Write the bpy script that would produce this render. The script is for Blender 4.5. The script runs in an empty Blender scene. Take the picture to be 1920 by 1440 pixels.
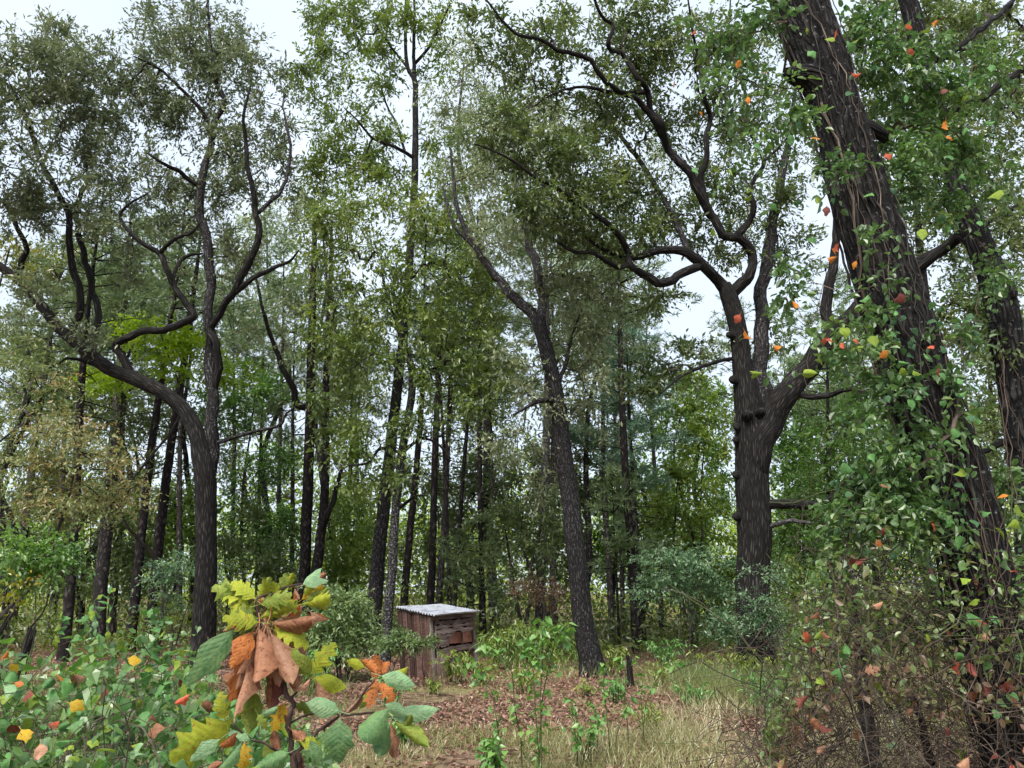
import bpy, math
import numpy as np
from mathutils import Matrix, Vector

# ------------------------------------------------------------------ camera, sky, sun, exposure
SC = bpy.context.scene
COL = SC.collection
F_PX, PITCH, CAM_H = 1439.0, math.radians(15.2), 1.7
cam_data = bpy.data.cameras.new('camera'); cam_data.sensor_width = 36.0
cam_data.lens = 36.0 * F_PX / 1920.0
cam_data.clip_start = 0.05; cam_data.clip_end = 3000.0
cam = bpy.data.objects.new('camera', cam_data); COL.objects.link(cam)
cam.location = (0, 0, CAM_H); cam.rotation_euler = (math.radians(90) + PITCH, 0, 0)
SC.camera = cam

SUN_EL, SUN_AZ = math.radians(52), math.radians(205)     # behind the camera, high, veiled by cloud
world = bpy.data.worlds.new('World'); SC.world = world; world.use_nodes = True
wn, wl = world.node_tree.nodes, world.node_tree.links
wn.clear()
w_out = wn.new('ShaderNodeOutputWorld'); w_bg = wn.new('ShaderNodeBackground')
w_sky = wn.new('ShaderNodeTexSky'); w_sky.sky_type = 'NISHITA'; w_sky.sun_disc = False
w_sky.sun_elevation = SUN_EL; w_sky.sun_rotation = SUN_AZ; w_sky.dust_density = 2.0
w_tc = wn.new('ShaderNodeTexCoord'); w_n = wn.new('ShaderNodeTexNoise')
w_n.inputs['Scale'].default_value = 2.2; w_n.inputs['Detail'].default_value = 6.0
w_mr = wn.new('ShaderNodeMapRange')
w_mr.inputs['From Min'].default_value = 0.3; w_mr.inputs['From Max'].default_value = 0.7
w_mr.inputs['To Min'].default_value = 0.72; w_mr.inputs['To Max'].default_value = 0.97
w_mix = wn.new('ShaderNodeMix'); w_mix.data_type = 'RGBA'
w_mix.inputs[7].default_value = (5.1, 5.75, 6.6, 1)      # the veil of cloud
wl.new(w_tc.outputs['Generated'], w_n.inputs['Vector']); wl.new(w_n.outputs['Fac'], w_mr.inputs['Value'])
wl.new(w_mr.outputs['Result'], w_mix.inputs[0]); wl.new(w_sky.outputs['Color'], w_mix.inputs[6])
wl.new(w_mix.outputs[2], w_bg.inputs['Color']); w_bg.inputs['Strength'].default_value = 0.05
wl.new(w_bg.outputs['Background'], w_out.inputs['Surface'])

sun_data = bpy.data.lights.new('sun', 'SUN'); sun_data.energy = 1.5; sun_data.angle = math.radians(25)
sun_data.color = (1.0, 0.96, 0.9)
sun = bpy.data.objects.new('sun', sun_data); COL.objects.link(sun)
sun.rotation_euler = (math.pi/2 - SUN_EL, 0, math.pi - SUN_AZ)

SC.view_settings.view_transform = 'Standard'; SC.view_settings.look = 'None'
SC.view_settings.gamma = 1.0; SC.view_settings.use_curve_mapping = False
SC.view_settings.exposure = 2.0
SC.cycles.max_bounces = 5; SC.cycles.diffuse_bounces = 4; SC.cycles.transmission_bounces = 4
SC.cycles.use_denoising = True; SC.cycles.use_adaptive_sampling = True; SC.cycles.adaptive_threshold = 0.04

# ------------------------------------------------------------------ helpers
rng = np.random.default_rng(11)
CP, SP = math.cos(PITCH), math.sin(PITCH)
ALL_LABELS = set()
GROUPS = {'pine_tree': 'pines of the wood behind the clearing', 'background_tree': 'broadleaf trees deeper in the wood', 'small_tree': 'small trees of the understorey', 'weed': 'weeds growing in the clearing',
          'sapling': 'saplings in and around the clearing', 'stump': 'stumps', 'bush': 'bushes beside the shed and oaks', 'shrub': 'low shrubs', 'vine_hung_tree': 'vine-hung trunks at the right'}

def at(px, py, Y):
    """the point seen at a photo pixel that stands Y metres ahead"""
    dx, dy = (px - 960.0) / F_PX, (720.0 - py) / F_PX
    d = np.array([dx, CP - dy*SP, SP + dy*CP])
    return np.array([0, 0, CAM_H]) + d * (Y / d[1])

def mpp(py, Y):
    """metres for each photo pixel there"""
    dy = (720.0 - py) / F_PX
    return Y / (CP - dy*SP) / F_PX

def gnd(px, Y):
    """ground point in the column of a photo pixel"""
    x = 0.0
    for py in (1180, ):
        x = at(px, py, Y)[0]
    return np.array([x, Y, 0.0])

def unit(v):
    v = np.asarray(v, float)
    return v / (np.linalg.norm(v, axis=-1, keepdims=True) + 1e-9)

def thing(name, label, cat, loc=(0, 0, 0), group=None):
    o = bpy.data.objects.new(name, None); COL.objects.link(o)
    o.empty_display_size = 0.2
    o.location = [float(a) for a in loc]
    o['label'] = label; o['category'] = cat
    group = group or GROUPS.get(name)
    if group: o['group'] = group
    if label in ALL_LABELS and not group: print('DUP LABEL', label)
    ALL_LABELS.add(label)
    return o

def mesh_data(name, V, F, mats, uv=None, tint=None, smooth=False, fmat=None):
    """uniform faces: F is (n, k)"""
    V = np.ascontiguousarray(V, np.float32); F = np.ascontiguousarray(F, np.int32)
    me = bpy.data.meshes.new(name)
    n, k = F.shape
    me.vertices.add(len(V)); me.vertices.foreach_set('co', V.ravel())
    me.loops.add(n*k); me.loops.foreach_set('vertex_index', F.ravel())
    me.polygons.add(n); me.polygons.foreach_set('loop_start', np.arange(0, n*k, k, dtype=np.int32))
    if uv is not None:
        l = me.uv_layers.new(name='UVMap'); l.data.foreach_set('uv', np.ascontiguousarray(uv, np.float32).ravel())
    if tint is not None:
        a = me.attributes.new('tint', 'FLOAT', 'POINT'); a.data.foreach_set('value', np.ascontiguousarray(tint, np.float32))
    for m in (mats if isinstance(mats, (list, tuple)) else [mats]): me.materials.append(m)
    if fmat is not None: me.polygons.foreach_set('material_index', np.ascontiguousarray(fmat, np.int32))
    me.polygons.foreach_set('use_smooth', np.full(n, bool(smooth)))
    me.update(calc_edges=True)
    return me

def part(name, V, F, mat, parent=None, uv=None, tint=None, smooth=False, stuff=False):
    V = np.asarray(V, float)
    if parent is not None:
        off = np.array(parent.location)
        if parent.parent is not None: off = off + np.array(parent.parent.location)
        V = V - off
    o = bpy.data.objects.new(name, mesh_data(name, V, F, mat, uv, tint, smooth))
    COL.objects.link(o)
    if parent is not None: o.parent = parent
    if stuff: o['kind'] = 'stuff'
    return o

def merge(items):
    Vs, Fs, Us, o = [], [], [], 0
    for V, F, U in items:
        Vs.append(V); Fs.append(F + o); Us.append(U); o += len(V)
    return np.concatenate(Vs), np.concatenate(Fs), np.concatenate(Us)

def frames(P):
    T = np.gradient(P, axis=0); T = unit(T)
    N = np.zeros_like(P); a = np.array([0, 1.0, 0]) if abs(T[0][1]) < 0.8 else np.array([1.0, 0, 0])
    n = a - T[0]*a.dot(T[0]); N[0] = n/np.linalg.norm(n)
    for i in range(1, len(P)):
        n = N[i-1] - T[i]*N[i-1].dot(T[i]); N[i] = n/(np.linalg.norm(n)+1e-9)
    return T, N, np.cross(T, N)

def tube(P, R, segs=8, cap=True, rough=0.0, ridge=0, seed=0):
    P = np.asarray(P, float); R = np.asarray(R, float)
    if cap:
        P = np.vstack([P, P[-1] + (P[-1]-P[-2])*0.02]); R = np.append(R, 0.001)
    n = len(P); T, N, B = frames(P)
    th = np.arange(segs) / segs * 2*math.pi
    L = np.concatenate([[0], np.cumsum(np.linalg.norm(np.diff(P, axis=0), axis=1))])
    rr = np.repeat(R[:, None], segs, 1)
    if rough:
        r = np.random.default_rng(seed)
        for k in (1, 2, 3, 5):
            ph = r.uniform(0, 6.28, 3)
            f = r.uniform(1.0, 3.5)*k*0.6
            rr = rr * (1 + rough/k**0.6 * np.sin(k*th[None, :] + ph[0] + 1.2*np.sin(f*L[:, None] + ph[1])) * np.sin(f*L[:, None]*1.3 + ph[2]))
    if ridge:
        r = np.random.default_rng(seed+5)
        u = th[None, :]*ridge/2
        w = 1.1*np.sin(3.1*L[:, None]) + 0.8*np.sin(7.3*L[:, None]+2*th[None, :]) + 0.5*np.sin(13*L[:, None] + 3*th[None, :])
        g = np.abs(np.sin(u + w))**0.6
        g2 = np.abs(np.sin(u*2.0 + 1.7*w + 1.1*np.sin(17*L[:, None] + 5*th[None, :])))
        rr = rr * (1 + 0.085*(g - 0.6) + 0.04*(g2 - 0.5)) + r.normal(0, 0.0018, rr.shape)
    V = P[:, None] + rr[..., None]*(np.cos(th)[None, :, None]*N[:, None] + np.sin(th)[None, :, None]*B[:, None])
    i = np.arange(n-1)[:, None]; j = np.arange(segs)[None, :]; j2 = (j+1) % segs
    F = np.stack(np.broadcast_arrays(i*segs + j, i*segs + j2, (i+1)*segs + j2, (i+1)*segs + j), -1).reshape(-1, 4)
    c = 2*math.pi*float(np.mean(R))
    u0 = np.broadcast_to(j/segs*c, (n-1, segs)); u1 = u0 + c/segs
    v0 = np.broadcast_to(L[:-1, None], (n-1, segs)); v1 = np.broadcast_to(L[1:, None], (n-1, segs))
    UV = np.stack([np.stack([u0, v0], -1), np.stack([u1, v0], -1), np.stack([u1, v1], -1), np.stack([u0, v1], -1)], 2).reshape(-1, 2)
    return V.reshape(-1, 3), F, UV

def smooth_path(P, R, k=4, wob=0.0, seed=0):
    P = np.asarray(P, float); R = np.asarray(R, float); n = len(P)
    if n == 2: k = max(k, 5)
    Q = np.vstack([2*P[0]-P[1], P, 2*P[-1]-P[-2]])
    out, ro = [], []
    for i in range(n-1):
        p0, p1, p2, p3 = Q[i:i+4]
        for t in np.arange(k)/k:
            out.append(0.5*((2*p1) + (-p0+p2)*t + (2*p0-5*p1+4*p2-p3)*t*t + (-p0+3*p1-3*p2+p3)*t**3))
            ro.append(R[i]*(1-t) + R[i+1]*t)
    out.append(P[-1]); ro.append(R[-1])
    out, ro = np.array(out), np.array(ro)
    if wob:
        r = np.random.default_rng(seed)
        l = np.concatenate([[0], np.cumsum(np.linalg.norm(np.diff(out, axis=0), axis=1))]); rm = max(float(ro.mean()), .01)
        d = np.zeros_like(out)
        for c in range(3):
            for f in (.5, .9, 1.7): d[:, c] += np.sin(l/(rm*7)*f*2*math.pi + r.uniform(0, 6.28))*r.uniform(.4, 1)/f
        out = out + d*(wob*3.0*ro*np.minimum(1, l/(rm*8)))[:, None]
    return out, ro

def edges_mesh(S, M, E, r0, r1, segs=3):
    """many thin bent twigs at once"""
    n = len(S); rm = (r0+r1)/2
    D = unit(E-S); a = np.where(np.abs(D[:, 2:3]) > 0.8, np.array([[1.0, 0, 0]]), np.array([[0, 0, 1.0]]))
    X = unit(np.cross(D, a)); Yv = np.cross(D, X)
    th = np.arange(segs)/segs*2*math.pi
    ring = X[:, None]*np.cos(th)[None, :, None] + Yv[:, None]*np.sin(th)[None, :, None]
    V = np.stack([S[:, None] + ring*r0[:, None, None], M[:, None] + ring*rm[:, None, None], E[:, None] + ring*r1[:, None, None]], 1)
    base = (np.arange(n)*3*segs)[:, None, None]; i = np.arange(2)[None, :, None]; j = np.arange(segs)[None, None, :]; j2 = (j+1) % segs
    F = np.stack(np.broadcast_arrays(base+i*segs+j, base+i*segs+j2, base+(i+1)*segs+j2, base+(i+1)*segs+j), -1).reshape(-1, 4)
    L = np.linalg.norm(E-S, axis=1)
    u = np.broadcast_to(j*0.02, (n, 2, segs)); v0 = np.broadcast_to(i*L[:, None, None]/2, (n, 2, segs)); v1 = v0 + L[:, None, None]/2
    UV = np.stack([np.stack([u, v0], -1), np.stack([u+.02, v0], -1), np.stack([u+.02, v1], -1), np.stack([u, v1], -1)], 3).reshape(-1, 2)
    return V.reshape(-1, 3), F, UV

def leaves(P, D, N, L, W, shape='rhomb', fold=0.12, tint=None):
    """a small folded leaf at each point"""
    n = len(P); D = unit(D); N = unit(N - D*np.sum(N*D, 1, keepdims=True)); S = np.cross(D, N)
    L = np.broadcast_to(L, (n,)); W = np.broadcast_to(W, (n,))
    if shape == 'rhomb':
        prof = [(0, 0, 0), (.45, .5, 1), (1, 0, -.4), (.45, -.5, 1)]; faces = [(0, 1, 2, 3)]
    elif shape == 'ovate':
        prof = [(0, 0, 0), (.22, .42, 1), (.62, .44, 1), (1, 0, -1.2), (.62, -.44, 1), (.22, -.42, 1)]; faces = [(0, 1, 2, 3), (0, 3, 4, 5)]
    elif shape == 'heart':
        prof = [(.08, 0, 0), (-.08, .34, .6), (.3, .55, 1), (1, 0, -1), (.3, -.55, 1), (-.08, -.34, .6)]; faces = [(0, 1, 2, 3), (0, 3, 4, 5)]
    elif shape == 'blade':
        prof = [(0, .5, 0), (.55, .35, 0.3), (1, 0, -.6), (.55, -.35, .3)]; faces = [(0, 1, 2, 3)]
    k = len(prof)
    V = np.stack([P + D*(L*a)[:, None] + S*(W*b)[:, None] + N*(W*fold*c)[:, None] for a, b, c in prof], 1)
    F = np.concatenate([np.arange(n)[:, None]*k + np.array(f)[None] for f in faces])
    tv = None if tint is None else np.repeat(tint, k)
    return V.reshape(-1, 3), F, tv

def merge_leaves(items):
    Vs, Fs, Ts, o = [], [], [], 0
    for V, F, T in items:
        Vs.append(V); Fs.append(F+o); Ts.append(T); o += len(V)
    return np.concatenate(Vs), np.concatenate(Fs), np.concatenate(Ts)

# ------------------------------------------------------------------ materials
def nodes_of(name):
    m = bpy.data.materials.new(name); m.use_nodes = True
    return m, m.node_tree.nodes, m.node_tree.links, m.node_tree.nodes['Principled BSDF']

def ramp(ns, stops):
    r = ns.new('ShaderNodeValToRGB'); e = r.color_ramp.elements
    while len(e) < len(stops): e.new(0.5)
    for i, (p, c) in enumerate(stops): e[i].position = p; e[i].color = (*c, 1)
    return r

def leaf_mat(name, cols, trans=0.42, rough=0.42, spec=0.5):
    m, ns, ls, b = nodes_of(name); ns.remove(b)
    a = ns.new('ShaderNodeAttribute'); a.attribute_name = 'tint'
    n = len(cols); r = ramp(ns, [(i/(n-1), c) for i, c in enumerate(cols)])
    ls.new(a.outputs['Fac'], r.inputs['Fac'])
    d = ns.new('ShaderNodeBsdfDiffuse'); ls.new(r.outputs['Color'], d.inputs['Color'])
    t = ns.new('ShaderNodeBsdfTranslucent'); mx = ns.new('ShaderNodeMixShader'); mx.inputs[0].default_value = trans
    hs = ns.new('ShaderNodeHueSaturation'); hs.inputs['Saturation'].default_value = 1.15; hs.inputs['Value'].default_value = 1.3
    ls.new(r.outputs['Color'], hs.inputs['Color']); ls.new(hs.outputs['Color'], t.inputs['Color'])
    ls.new(d.outputs[0], mx.inputs[1]); ls.new(t.outputs[0], mx.inputs[2])
    g = ns.new('ShaderNodeBsdfGlossy'); g.inputs['Roughness'].default_value = rough; g.inputs['Color'].default_value = (1, 1, .96, 1)
    m2 = ns.new('ShaderNodeMixShader'); m2.inputs[0].default_value = .10*spec
    ls.new(mx.outputs[0], m2.inputs[1]); ls.new(g.outputs[0], m2.inputs[2])
    ls.new(m2.outputs[0], ns['Material Output'].inputs['Surface'])
    return m

def bark_mat(name, dark, light, lichen=None, lich_amt=0.0, su=30.0, sv=3.2, bump=0.6):
    m, ns, ls, b = nodes_of(name)
    uv = ns.new('ShaderNodeUVMap'); mp = ns.new('ShaderNodeMapping'); mp.inputs['Scale'].default_value = (su, sv, 1)
    ls.new(uv.outputs['UV'], mp.inputs['Vector'])
    wr = ns.new('ShaderNodeTexNoise'); wr.inputs['Scale'].default_value = 1.2; wr.inputs['Detail'].default_value = 3
    ls.new(mp.outputs['Vector'], wr.inputs['Vector'])
    vm = ns.new('ShaderNodeVectorMath'); vm.operation = 'MULTIPLY_ADD'; vm.inputs[1].default_value = (1.3, .9, 0)
    ls.new(wr.outputs['Color'], vm.inputs[0]); ls.new(mp.outputs['Vector'], vm.inputs[2])
    vo = ns.new('ShaderNodeTexVoronoi'); vo.feature = 'DISTANCE_TO_EDGE'; vo.inputs['Scale'].default_value = 1.0
    ls.new(vm.outputs['Vector'], vo.inputs['Vector'])
    n2 = ns.new('ShaderNodeTexNoise'); n2.inputs['Scale'].default_value = 2.2; n2.inputs['Detail'].default_value = 9; n2.inputs['Roughness'].default_value = .75
    ls.new(mp.outputs['Vector'], n2.inputs['Vector'])
    n4 = ns.new('ShaderNodeTexNoise'); n4.inputs['Scale'].default_value = 1.6; n4.inputs['Detail'].default_value = 4
    ls.new(uv.outputs['UV'], n4.inputs['Vector'])
    cr = ns.new('ShaderNodeMapRange'); cr.inputs['From Max'].default_value = .30
    ls.new(vo.outputs['Distance'], cr.inputs['Value'])
    sm = ns.new('ShaderNodeMath'); sm.operation = 'MULTIPLY_ADD'; sm.inputs[1].default_value = .7     # plates between dark cracks, with patchy tone
    ls.new(n4.outputs['Fac'], sm.inputs[0]); ls.new(n2.outputs['Fac'], sm.inputs[2])
    ad = ns.new('ShaderNodeMath'); ad.operation = 'MULTIPLY'; ls.new(cr.outputs[0], ad.inputs[0]); ls.new(sm.outputs[0], ad.inputs[1])
    r = ramp(ns, [(0.20, dark), (0.70, tuple(a*.55+c*.45 for a, c in zip(dark, light))), (1.0, tuple(c*1.3 for c in light))])
    ls.new(ad.outputs[0], r.inputs['Fac'])
    col = r.outputs['Color']
    if lichen:
        n3 = ns.new('ShaderNodeTexNoise'); n3.inputs['Scale'].default_value = 22.0; n3.inputs['Detail'].default_value = 5; n3.inputs['Roughness'].default_value = .65
        ls.new(uv.outputs['UV'], n3.inputs['Vector'])
        r3 = ramp(ns, [(0.62 - lich_amt, (0, 0, 0)), (0.70 - lich_amt, (1, 1, 1))])
        ls.new(n3.outputs['Fac'], r3.inputs['Fac'])
        mx = ns.new('ShaderNodeMix'); mx.data_type = 'RGBA'; mx.inputs[7].default_value = (*lichen, 1)
        sc = ns.new('ShaderNodeMath'); sc.operation = 'MULTIPLY'; sc.inputs[1].default_value = .75
        ls.new(r3.outputs['Color'], sc.inputs[0]); ls.new(sc.outputs[0], mx.inputs[0])
        ls.new(col, mx.inputs[6]); col = mx.outputs[2]
    ls.new(col, b.inputs['Base Color'])
    b.inputs['Roughness'].default_value = 0.9; b.inputs['Specular IOR Level'].default_value = 0.15
    bp = ns.new('ShaderNodeBump'); bp.inputs['Strength'].default_value = bump; bp.inputs['Distance'].default_value = 0.03
    ls.new(ad.outputs[0], bp.inputs['Height']); ls.new(bp.outputs[0], b.inputs['Normal'])
    return m

BARK_DARK = bark_mat('bark_dark_oak', (0.010, 0.009, 0.008), (0.053, 0.047, 0.045))
BARK_GREY = bark_mat('bark_grey_oak', (0.014, 0.012, 0.012), (0.081, 0.074, 0.077), (.30, .31, .30), 0.03)
BARK_LICHEN = bark_mat('bark_lichen', (.018, .016, .016), (.085, .08, .08), (.24, .25, .24), 0.09)
BARK_SPECK = bark_mat('bark_speckled', (.011, .010, .010), (.062, .058, .058), (.22, .22, .21), 0.02, su=32, sv=6)
BARK_VINE = bark_mat('bark_rough_vine_trunk', (.010, .009, .009), (.062, .056, .052), (.20, .20, .19), 0.03, su=26, sv=4, bump=1.0)
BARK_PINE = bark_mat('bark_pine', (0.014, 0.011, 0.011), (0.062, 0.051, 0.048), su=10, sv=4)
BARK_PINE2 = bark_mat('bark_pine_grey_haze', (.028, .024, .023), (.125, .108, .10), (.20, .20, .19), 0.0, su=14, sv=4)  # greyer pine bark, with distance haze and light put into its colour
BARK_PALE = bark_mat('bark_pale_grey', (0.037, 0.034, 0.034), (0.124, 0.115, 0.112), (.34, .34, .33), 0.05)
TWIG = bark_mat('twig_bark', (.03, .025, .022), (.09, .08, .07), bump=.1)
STEM_TAN = bark_mat('dry_stem', (.075, .055, .042), (.21, .165, .13), bump=.1)
STEM_GREEN = bark_mat('green_stem', (.06, .08, .03), (.14, .16, .07), bump=.1)

L_OAK = leaf_mat('oak_leaves_grey_olive', [(.060, .080, .040), (.115, .142, .070), (.165, .200, .095), (.23, .245, .13)], spec=.7)
L_OAKR = leaf_mat('oak_leaves_olive', [(.050, .080, .026), (.095, .135, .042), (.145, .195, .060), (.205, .225, .08)], spec=.6)
L_TALL = leaf_mat('leaves_olive_gold', [(.075, .105, .030), (.125, .165, .045), (.18, .22, .06), (.26, .235, .06)])
L_YG = leaf_mat('leaves_yellow_green', [(.070, .120, .026), (.125, .200, .038), (.185, .270, .050), (.27, .33, .06)])
L_C = leaf_mat('leaves_fresh_olive', [(.075, .115, .030), (.130, .185, .045), (.190, .255, .060), (.28, .315, .07)])
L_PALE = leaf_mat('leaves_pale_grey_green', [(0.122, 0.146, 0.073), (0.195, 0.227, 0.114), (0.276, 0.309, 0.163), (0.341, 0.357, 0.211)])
L_VIVID = leaf_mat('leaves_vivid_lime', [(0.163, 0.260, 0.020), (0.244, 0.374, 0.024), (0.341, 0.471, 0.033), (0.439, 0.536, 0.049)], trans=.5)
L_GREEN = leaf_mat('leaves_mid_green', [(.055, .12, .03), (.095, .19, .042), (.14, .255, .055), (.22, .33, .07)])
L_FRESH = leaf_mat('leaves_fresh_green', [(0.073, 0.179, 0.049), (0.122, 0.276, 0.065), (0.179, 0.374, 0.098), (0.276, 0.471, 0.114)])
L_BLUEG = leaf_mat('leaves_blue_green', [(0.073, 0.139, 0.073), (0.122, 0.211, 0.106), (0.179, 0.293, 0.146), (0.244, 0.357, 0.179)])
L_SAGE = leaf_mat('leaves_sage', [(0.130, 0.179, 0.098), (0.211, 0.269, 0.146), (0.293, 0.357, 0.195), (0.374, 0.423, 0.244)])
L_AUT = leaf_mat('leaves_turning', [(0.139, 0.188, 0.065), (0.227, 0.260, 0.098), (0.309, 0.276, 0.114), (0.439, 0.269, 0.114), (0.520, 0.244, 0.130)])
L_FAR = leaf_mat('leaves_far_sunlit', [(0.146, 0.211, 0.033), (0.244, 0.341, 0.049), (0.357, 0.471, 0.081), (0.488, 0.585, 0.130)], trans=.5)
L_DARKG = leaf_mat('leaves_dark_green', [(0.049, 0.081, 0.029), (0.090, 0.130, 0.043), (0.130, 0.179, 0.057), (0.179, 0.227, 0.081)])
N_PINE = leaf_mat('pine_needles', [(0.073, 0.122, 0.041), (0.122, 0.188, 0.065), (0.179, 0.244, 0.098), (0.244, 0.293, 0.122)], trans=.25, rough=.55)
N_BLUE = leaf_mat('pine_needles_blue', [(0.065, 0.139, 0.081), (0.106, 0.204, 0.122), (0.163, 0.276, 0.163), (0.227, 0.341, 0.211)], trans=.25, rough=.55)

# ------------------------------------------------------------------ plant engine
class Plant:
    def __init__(s, name, label, cat, base, group=None):
        s.root = thing(name, label, cat, base, group); s.P = []; s.Y = []; s.px = []; s.R = []; s.seed = int(rng.integers(1e6))

    def limb(s, pts, mat, name='limb', Y=None, dY=0.0, segs=9, k=4, rough=0.06, ridge=0, wob=0.045, flare=0.0, down=False):
        """pts: (photo x, photo y, width) traced along the limb; the first point is set on the limb it grows from"""
        x = np.array([p[0] for p in pts], float); y = np.array([p[1] for p in pts], float)
        wi = [i for i, p in enumerate(pts) if len(p) > 2]; w = np.interp(np.arange(len(pts)), wi, [pts[i][2] for i in wi])
        t = np.concatenate([[0], np.cumsum(np.hypot(np.diff(x), np.diff(y)))]); t /= t[-1]
        if Y is None:
            q = np.array(s.px); i = int(np.argmin((q[:, 0]-x[0])**2 + (q[:, 1]-y[0])**2)); Y = s.Y[i]; start = np.array(s.P[i])
        else: start = None
        s.seed += 1; r = np.random.default_rng(s.seed)
        Ys = Y + dY*t + r.normal(0, 0.10, len(t))*np.minimum(1, t*4)*(w < 26)*(0 if down else 1)
        P = np.array([at(a, b, c) for a, b, c in zip(x, y, Ys)])
        if start is not None: P[0] = start
        R = np.array([0.46*wi_*mpp(b, c) for wi_, b, c in zip(w, y, Ys)])
        if down:                                        # carry the foot of a trunk into the ground
            if P[0][2] > -0.12:
                d = P[1]-P[0]; P[0] = P[0] - d/max(d[2], 1e-3)*(P[0][2]+0.12)
        Q, RR = smooth_path(P, R, k, wob*(.3 if down else 1), s.seed)
        if flare: RR = RR*(1 + flare*np.exp(-np.maximum(Q[:, 2], 0)/0.28))
        V, F, U = tube(Q, RR, segs, rough=rough, ridge=ridge, seed=s.seed)
        o = part(name, V, F, mat, s.root, uv=U, smooth=True)
        for p, rr_ in zip(Q, RR):
            s.P.append(p); s.Y.append(p[1]); s.R.append(rr_)
            d = p - np.array([0, 0, CAM_H]); zc = d[1]*CP + d[2]*SP
            s.px.append((960 + d[0]/zc*F_PX, 720 - (d[2]*CP - d[1]*SP)/zc*F_PX))
        return o

    def crown(s, blobs, leafmat, Yc, twig=TWIG, ns=6, nl=6, slen=0.34, L=0.11, W=0.045, shape='rhomb', up=0.1, droop=0.15,
              name='crown', pathw=0.15, twigr=0.005, twigname='twigs', tbias=0.0, horiz=0.0, needles=False, minz=0.2, tspread=.16, grow_from=None):
        r = np.random.default_rng(s.seed + 77)
        A, tb, out = [], [], []
        for b in blobs:
            px, py, rx, ry, n = b[:5]; dY = b[5] if len(b) > 5 else 0.0; tadd = b[6] if len(b) > 6 else 0.0
            c = at(px, py, Yc + dY); m = mpp(py, Yc + dY)
            u = unit(r.normal(0, 1, (n, 3))) * (r.uniform(0.12, 1, (n, 1))**0.5)
            dr = b[7] if len(b) > 7 else max(rx, ry)*m*0.75
            q = c + u*np.array([rx*m, dr, ry*m])
            A.append(q); tb.append(np.full(n, tadd)); out.append(unit(u + [0, 0, .2]))
        A = np.concatenate(A); tb = np.concatenate(tb); out = np.concatenate(out)
        keep = A[:, 2] > minz; A, tb, out = A[keep], tb[keep], out[keep]
        N = len(A)
        SK = np.array(s.P if grow_from is None else grow_from); M = len(SK)
        D = np.linalg.norm(A[:, None] - SK[None], axis=2); bi = D.argmin(1); bd = D.min(1); cost = bd.copy(); done = np.zeros(N, bool)
        plen = np.zeros(N); order = np.zeros(N, int); par = np.zeros(N, int)
        for it in range(N):
            j = int(np.argmin(np.where(done, 1e9, cost))); done[j] = True; order[it] = j; par[j] = bi[j]
            plen[j] = bd[j] + (plen[par[j]-M] if par[j] >= M else 0)
            d = np.linalg.norm(A - A[j], axis=1); c = d + pathw*plen[j]
            u = (~done) & (c < cost); cost[u] = c[u]; bd[u] = d[u]; bi[u] = M + j
        cnt = np.ones(N)
        for j in order[::-1]:
            if par[j] >= M: cnt[par[j]-M] += cnt[j]
        rad = twigr*np.sqrt(cnt)
        S = np.array([SK[p] if p < M else A[p-M] for p in par]); E = A
        r0 = np.array([min(rad[i]*1.15, 0.05) if par[i] < M else min(rad[i]*1.25, rad[par[i]-M]) for i in range(N)])
        ln = np.linalg.norm(E-S, axis=1, keepdims=True)
        mid = (S+E)/2 + r.normal(0, .10, (N, 3))*ln + np.array([0, 0, .05])*ln
        V, F, U = edges_mesh(S, mid, E, r0, rad*0.8)
        part(twigname, V, F, twig, s.root, uv=U, stuff=True)
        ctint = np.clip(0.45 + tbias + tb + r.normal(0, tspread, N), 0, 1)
        if needles:
            V, F, T = needle_tufts(A, unit(E-S)*.6 + out*.6, ctint, r, ns, L, W, slen)
        else:
            n = N*ns
            wt = r.lognormal(0, .65, N)*(r.uniform(0, 1, N) > .12); idx = r.choice(N, n, p=wt/wt.sum())      # leaves gather in clumps
            C = A[idx]; o = (unit(E-S)*0.5 + out*0.5)[idx]
            d = o*0.7 + r.normal(0, .85, (n, 3)) + np.array([0, 0, up]); d[:, 2] *= (1-horiz); d = unit(d)
            sl = slen*r.uniform(.5, 1.25, n)
            C = C + r.normal(0, slen*0.18, (n, 3))
            t = np.linspace(.12, 1, nl)
            pos = C[:, None] + d[:, None]*(sl[:, None]*t[None])[..., None]
            pos[..., 2] -= droop*(t[None]**2)*sl[:, None]
            ld = d[:, None]*0.7 + r.normal(0, .55, (n, nl, 3)); ld[..., 2] -= droop*1.5
            nn = r.normal(0, .55*(1-horiz*.6), (n, nl, 3)); nn[..., 2] += 1.0
            tt = np.clip(np.repeat(ctint[idx], nl) + r.normal(0, .13, n*nl), 0, 1)
            k = n*nl; sz = r.uniform(.5, 1.35, k)
            V, F, T = leaves(pos.reshape(-1, 3), ld.reshape(-1, 3), nn.reshape(-1, 3), L*sz, W*sz, shape, fold=.18, tint=tt)
        return part(name, V, F, leafmat, s.root, tint=T, stuff=True)

def needle_tufts(C, D, ctint, r, nn, L, W, slen):
    n = len(C); k = n*nn
    c = np.repeat(C, nn, 0); d = np.repeat(unit(D), nn, 0); t = r.uniform(-1, 1, (k, 1))
    c = c + d*t*slen
    nd = unit(d*0.5 + r.normal(0, .75, (k, 3)) + np.array([0, 0, .15]))
    side = unit(np.cross(nd, r.normal(0, 1, (k, 3))))
    l = (L*r.uniform(.7, 1.15, k))[:, None]
    V = np.stack([c - side*W/2, c + side*W/2, c + nd*l], 1).reshape(-1, 3)
    F = np.arange(3*k).reshape(-1, 3)
    T = np.repeat(np.clip(np.repeat(ctint, nn) + r.normal(0, .1, k), 0, 1), 3)
    return V, F, T

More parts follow.
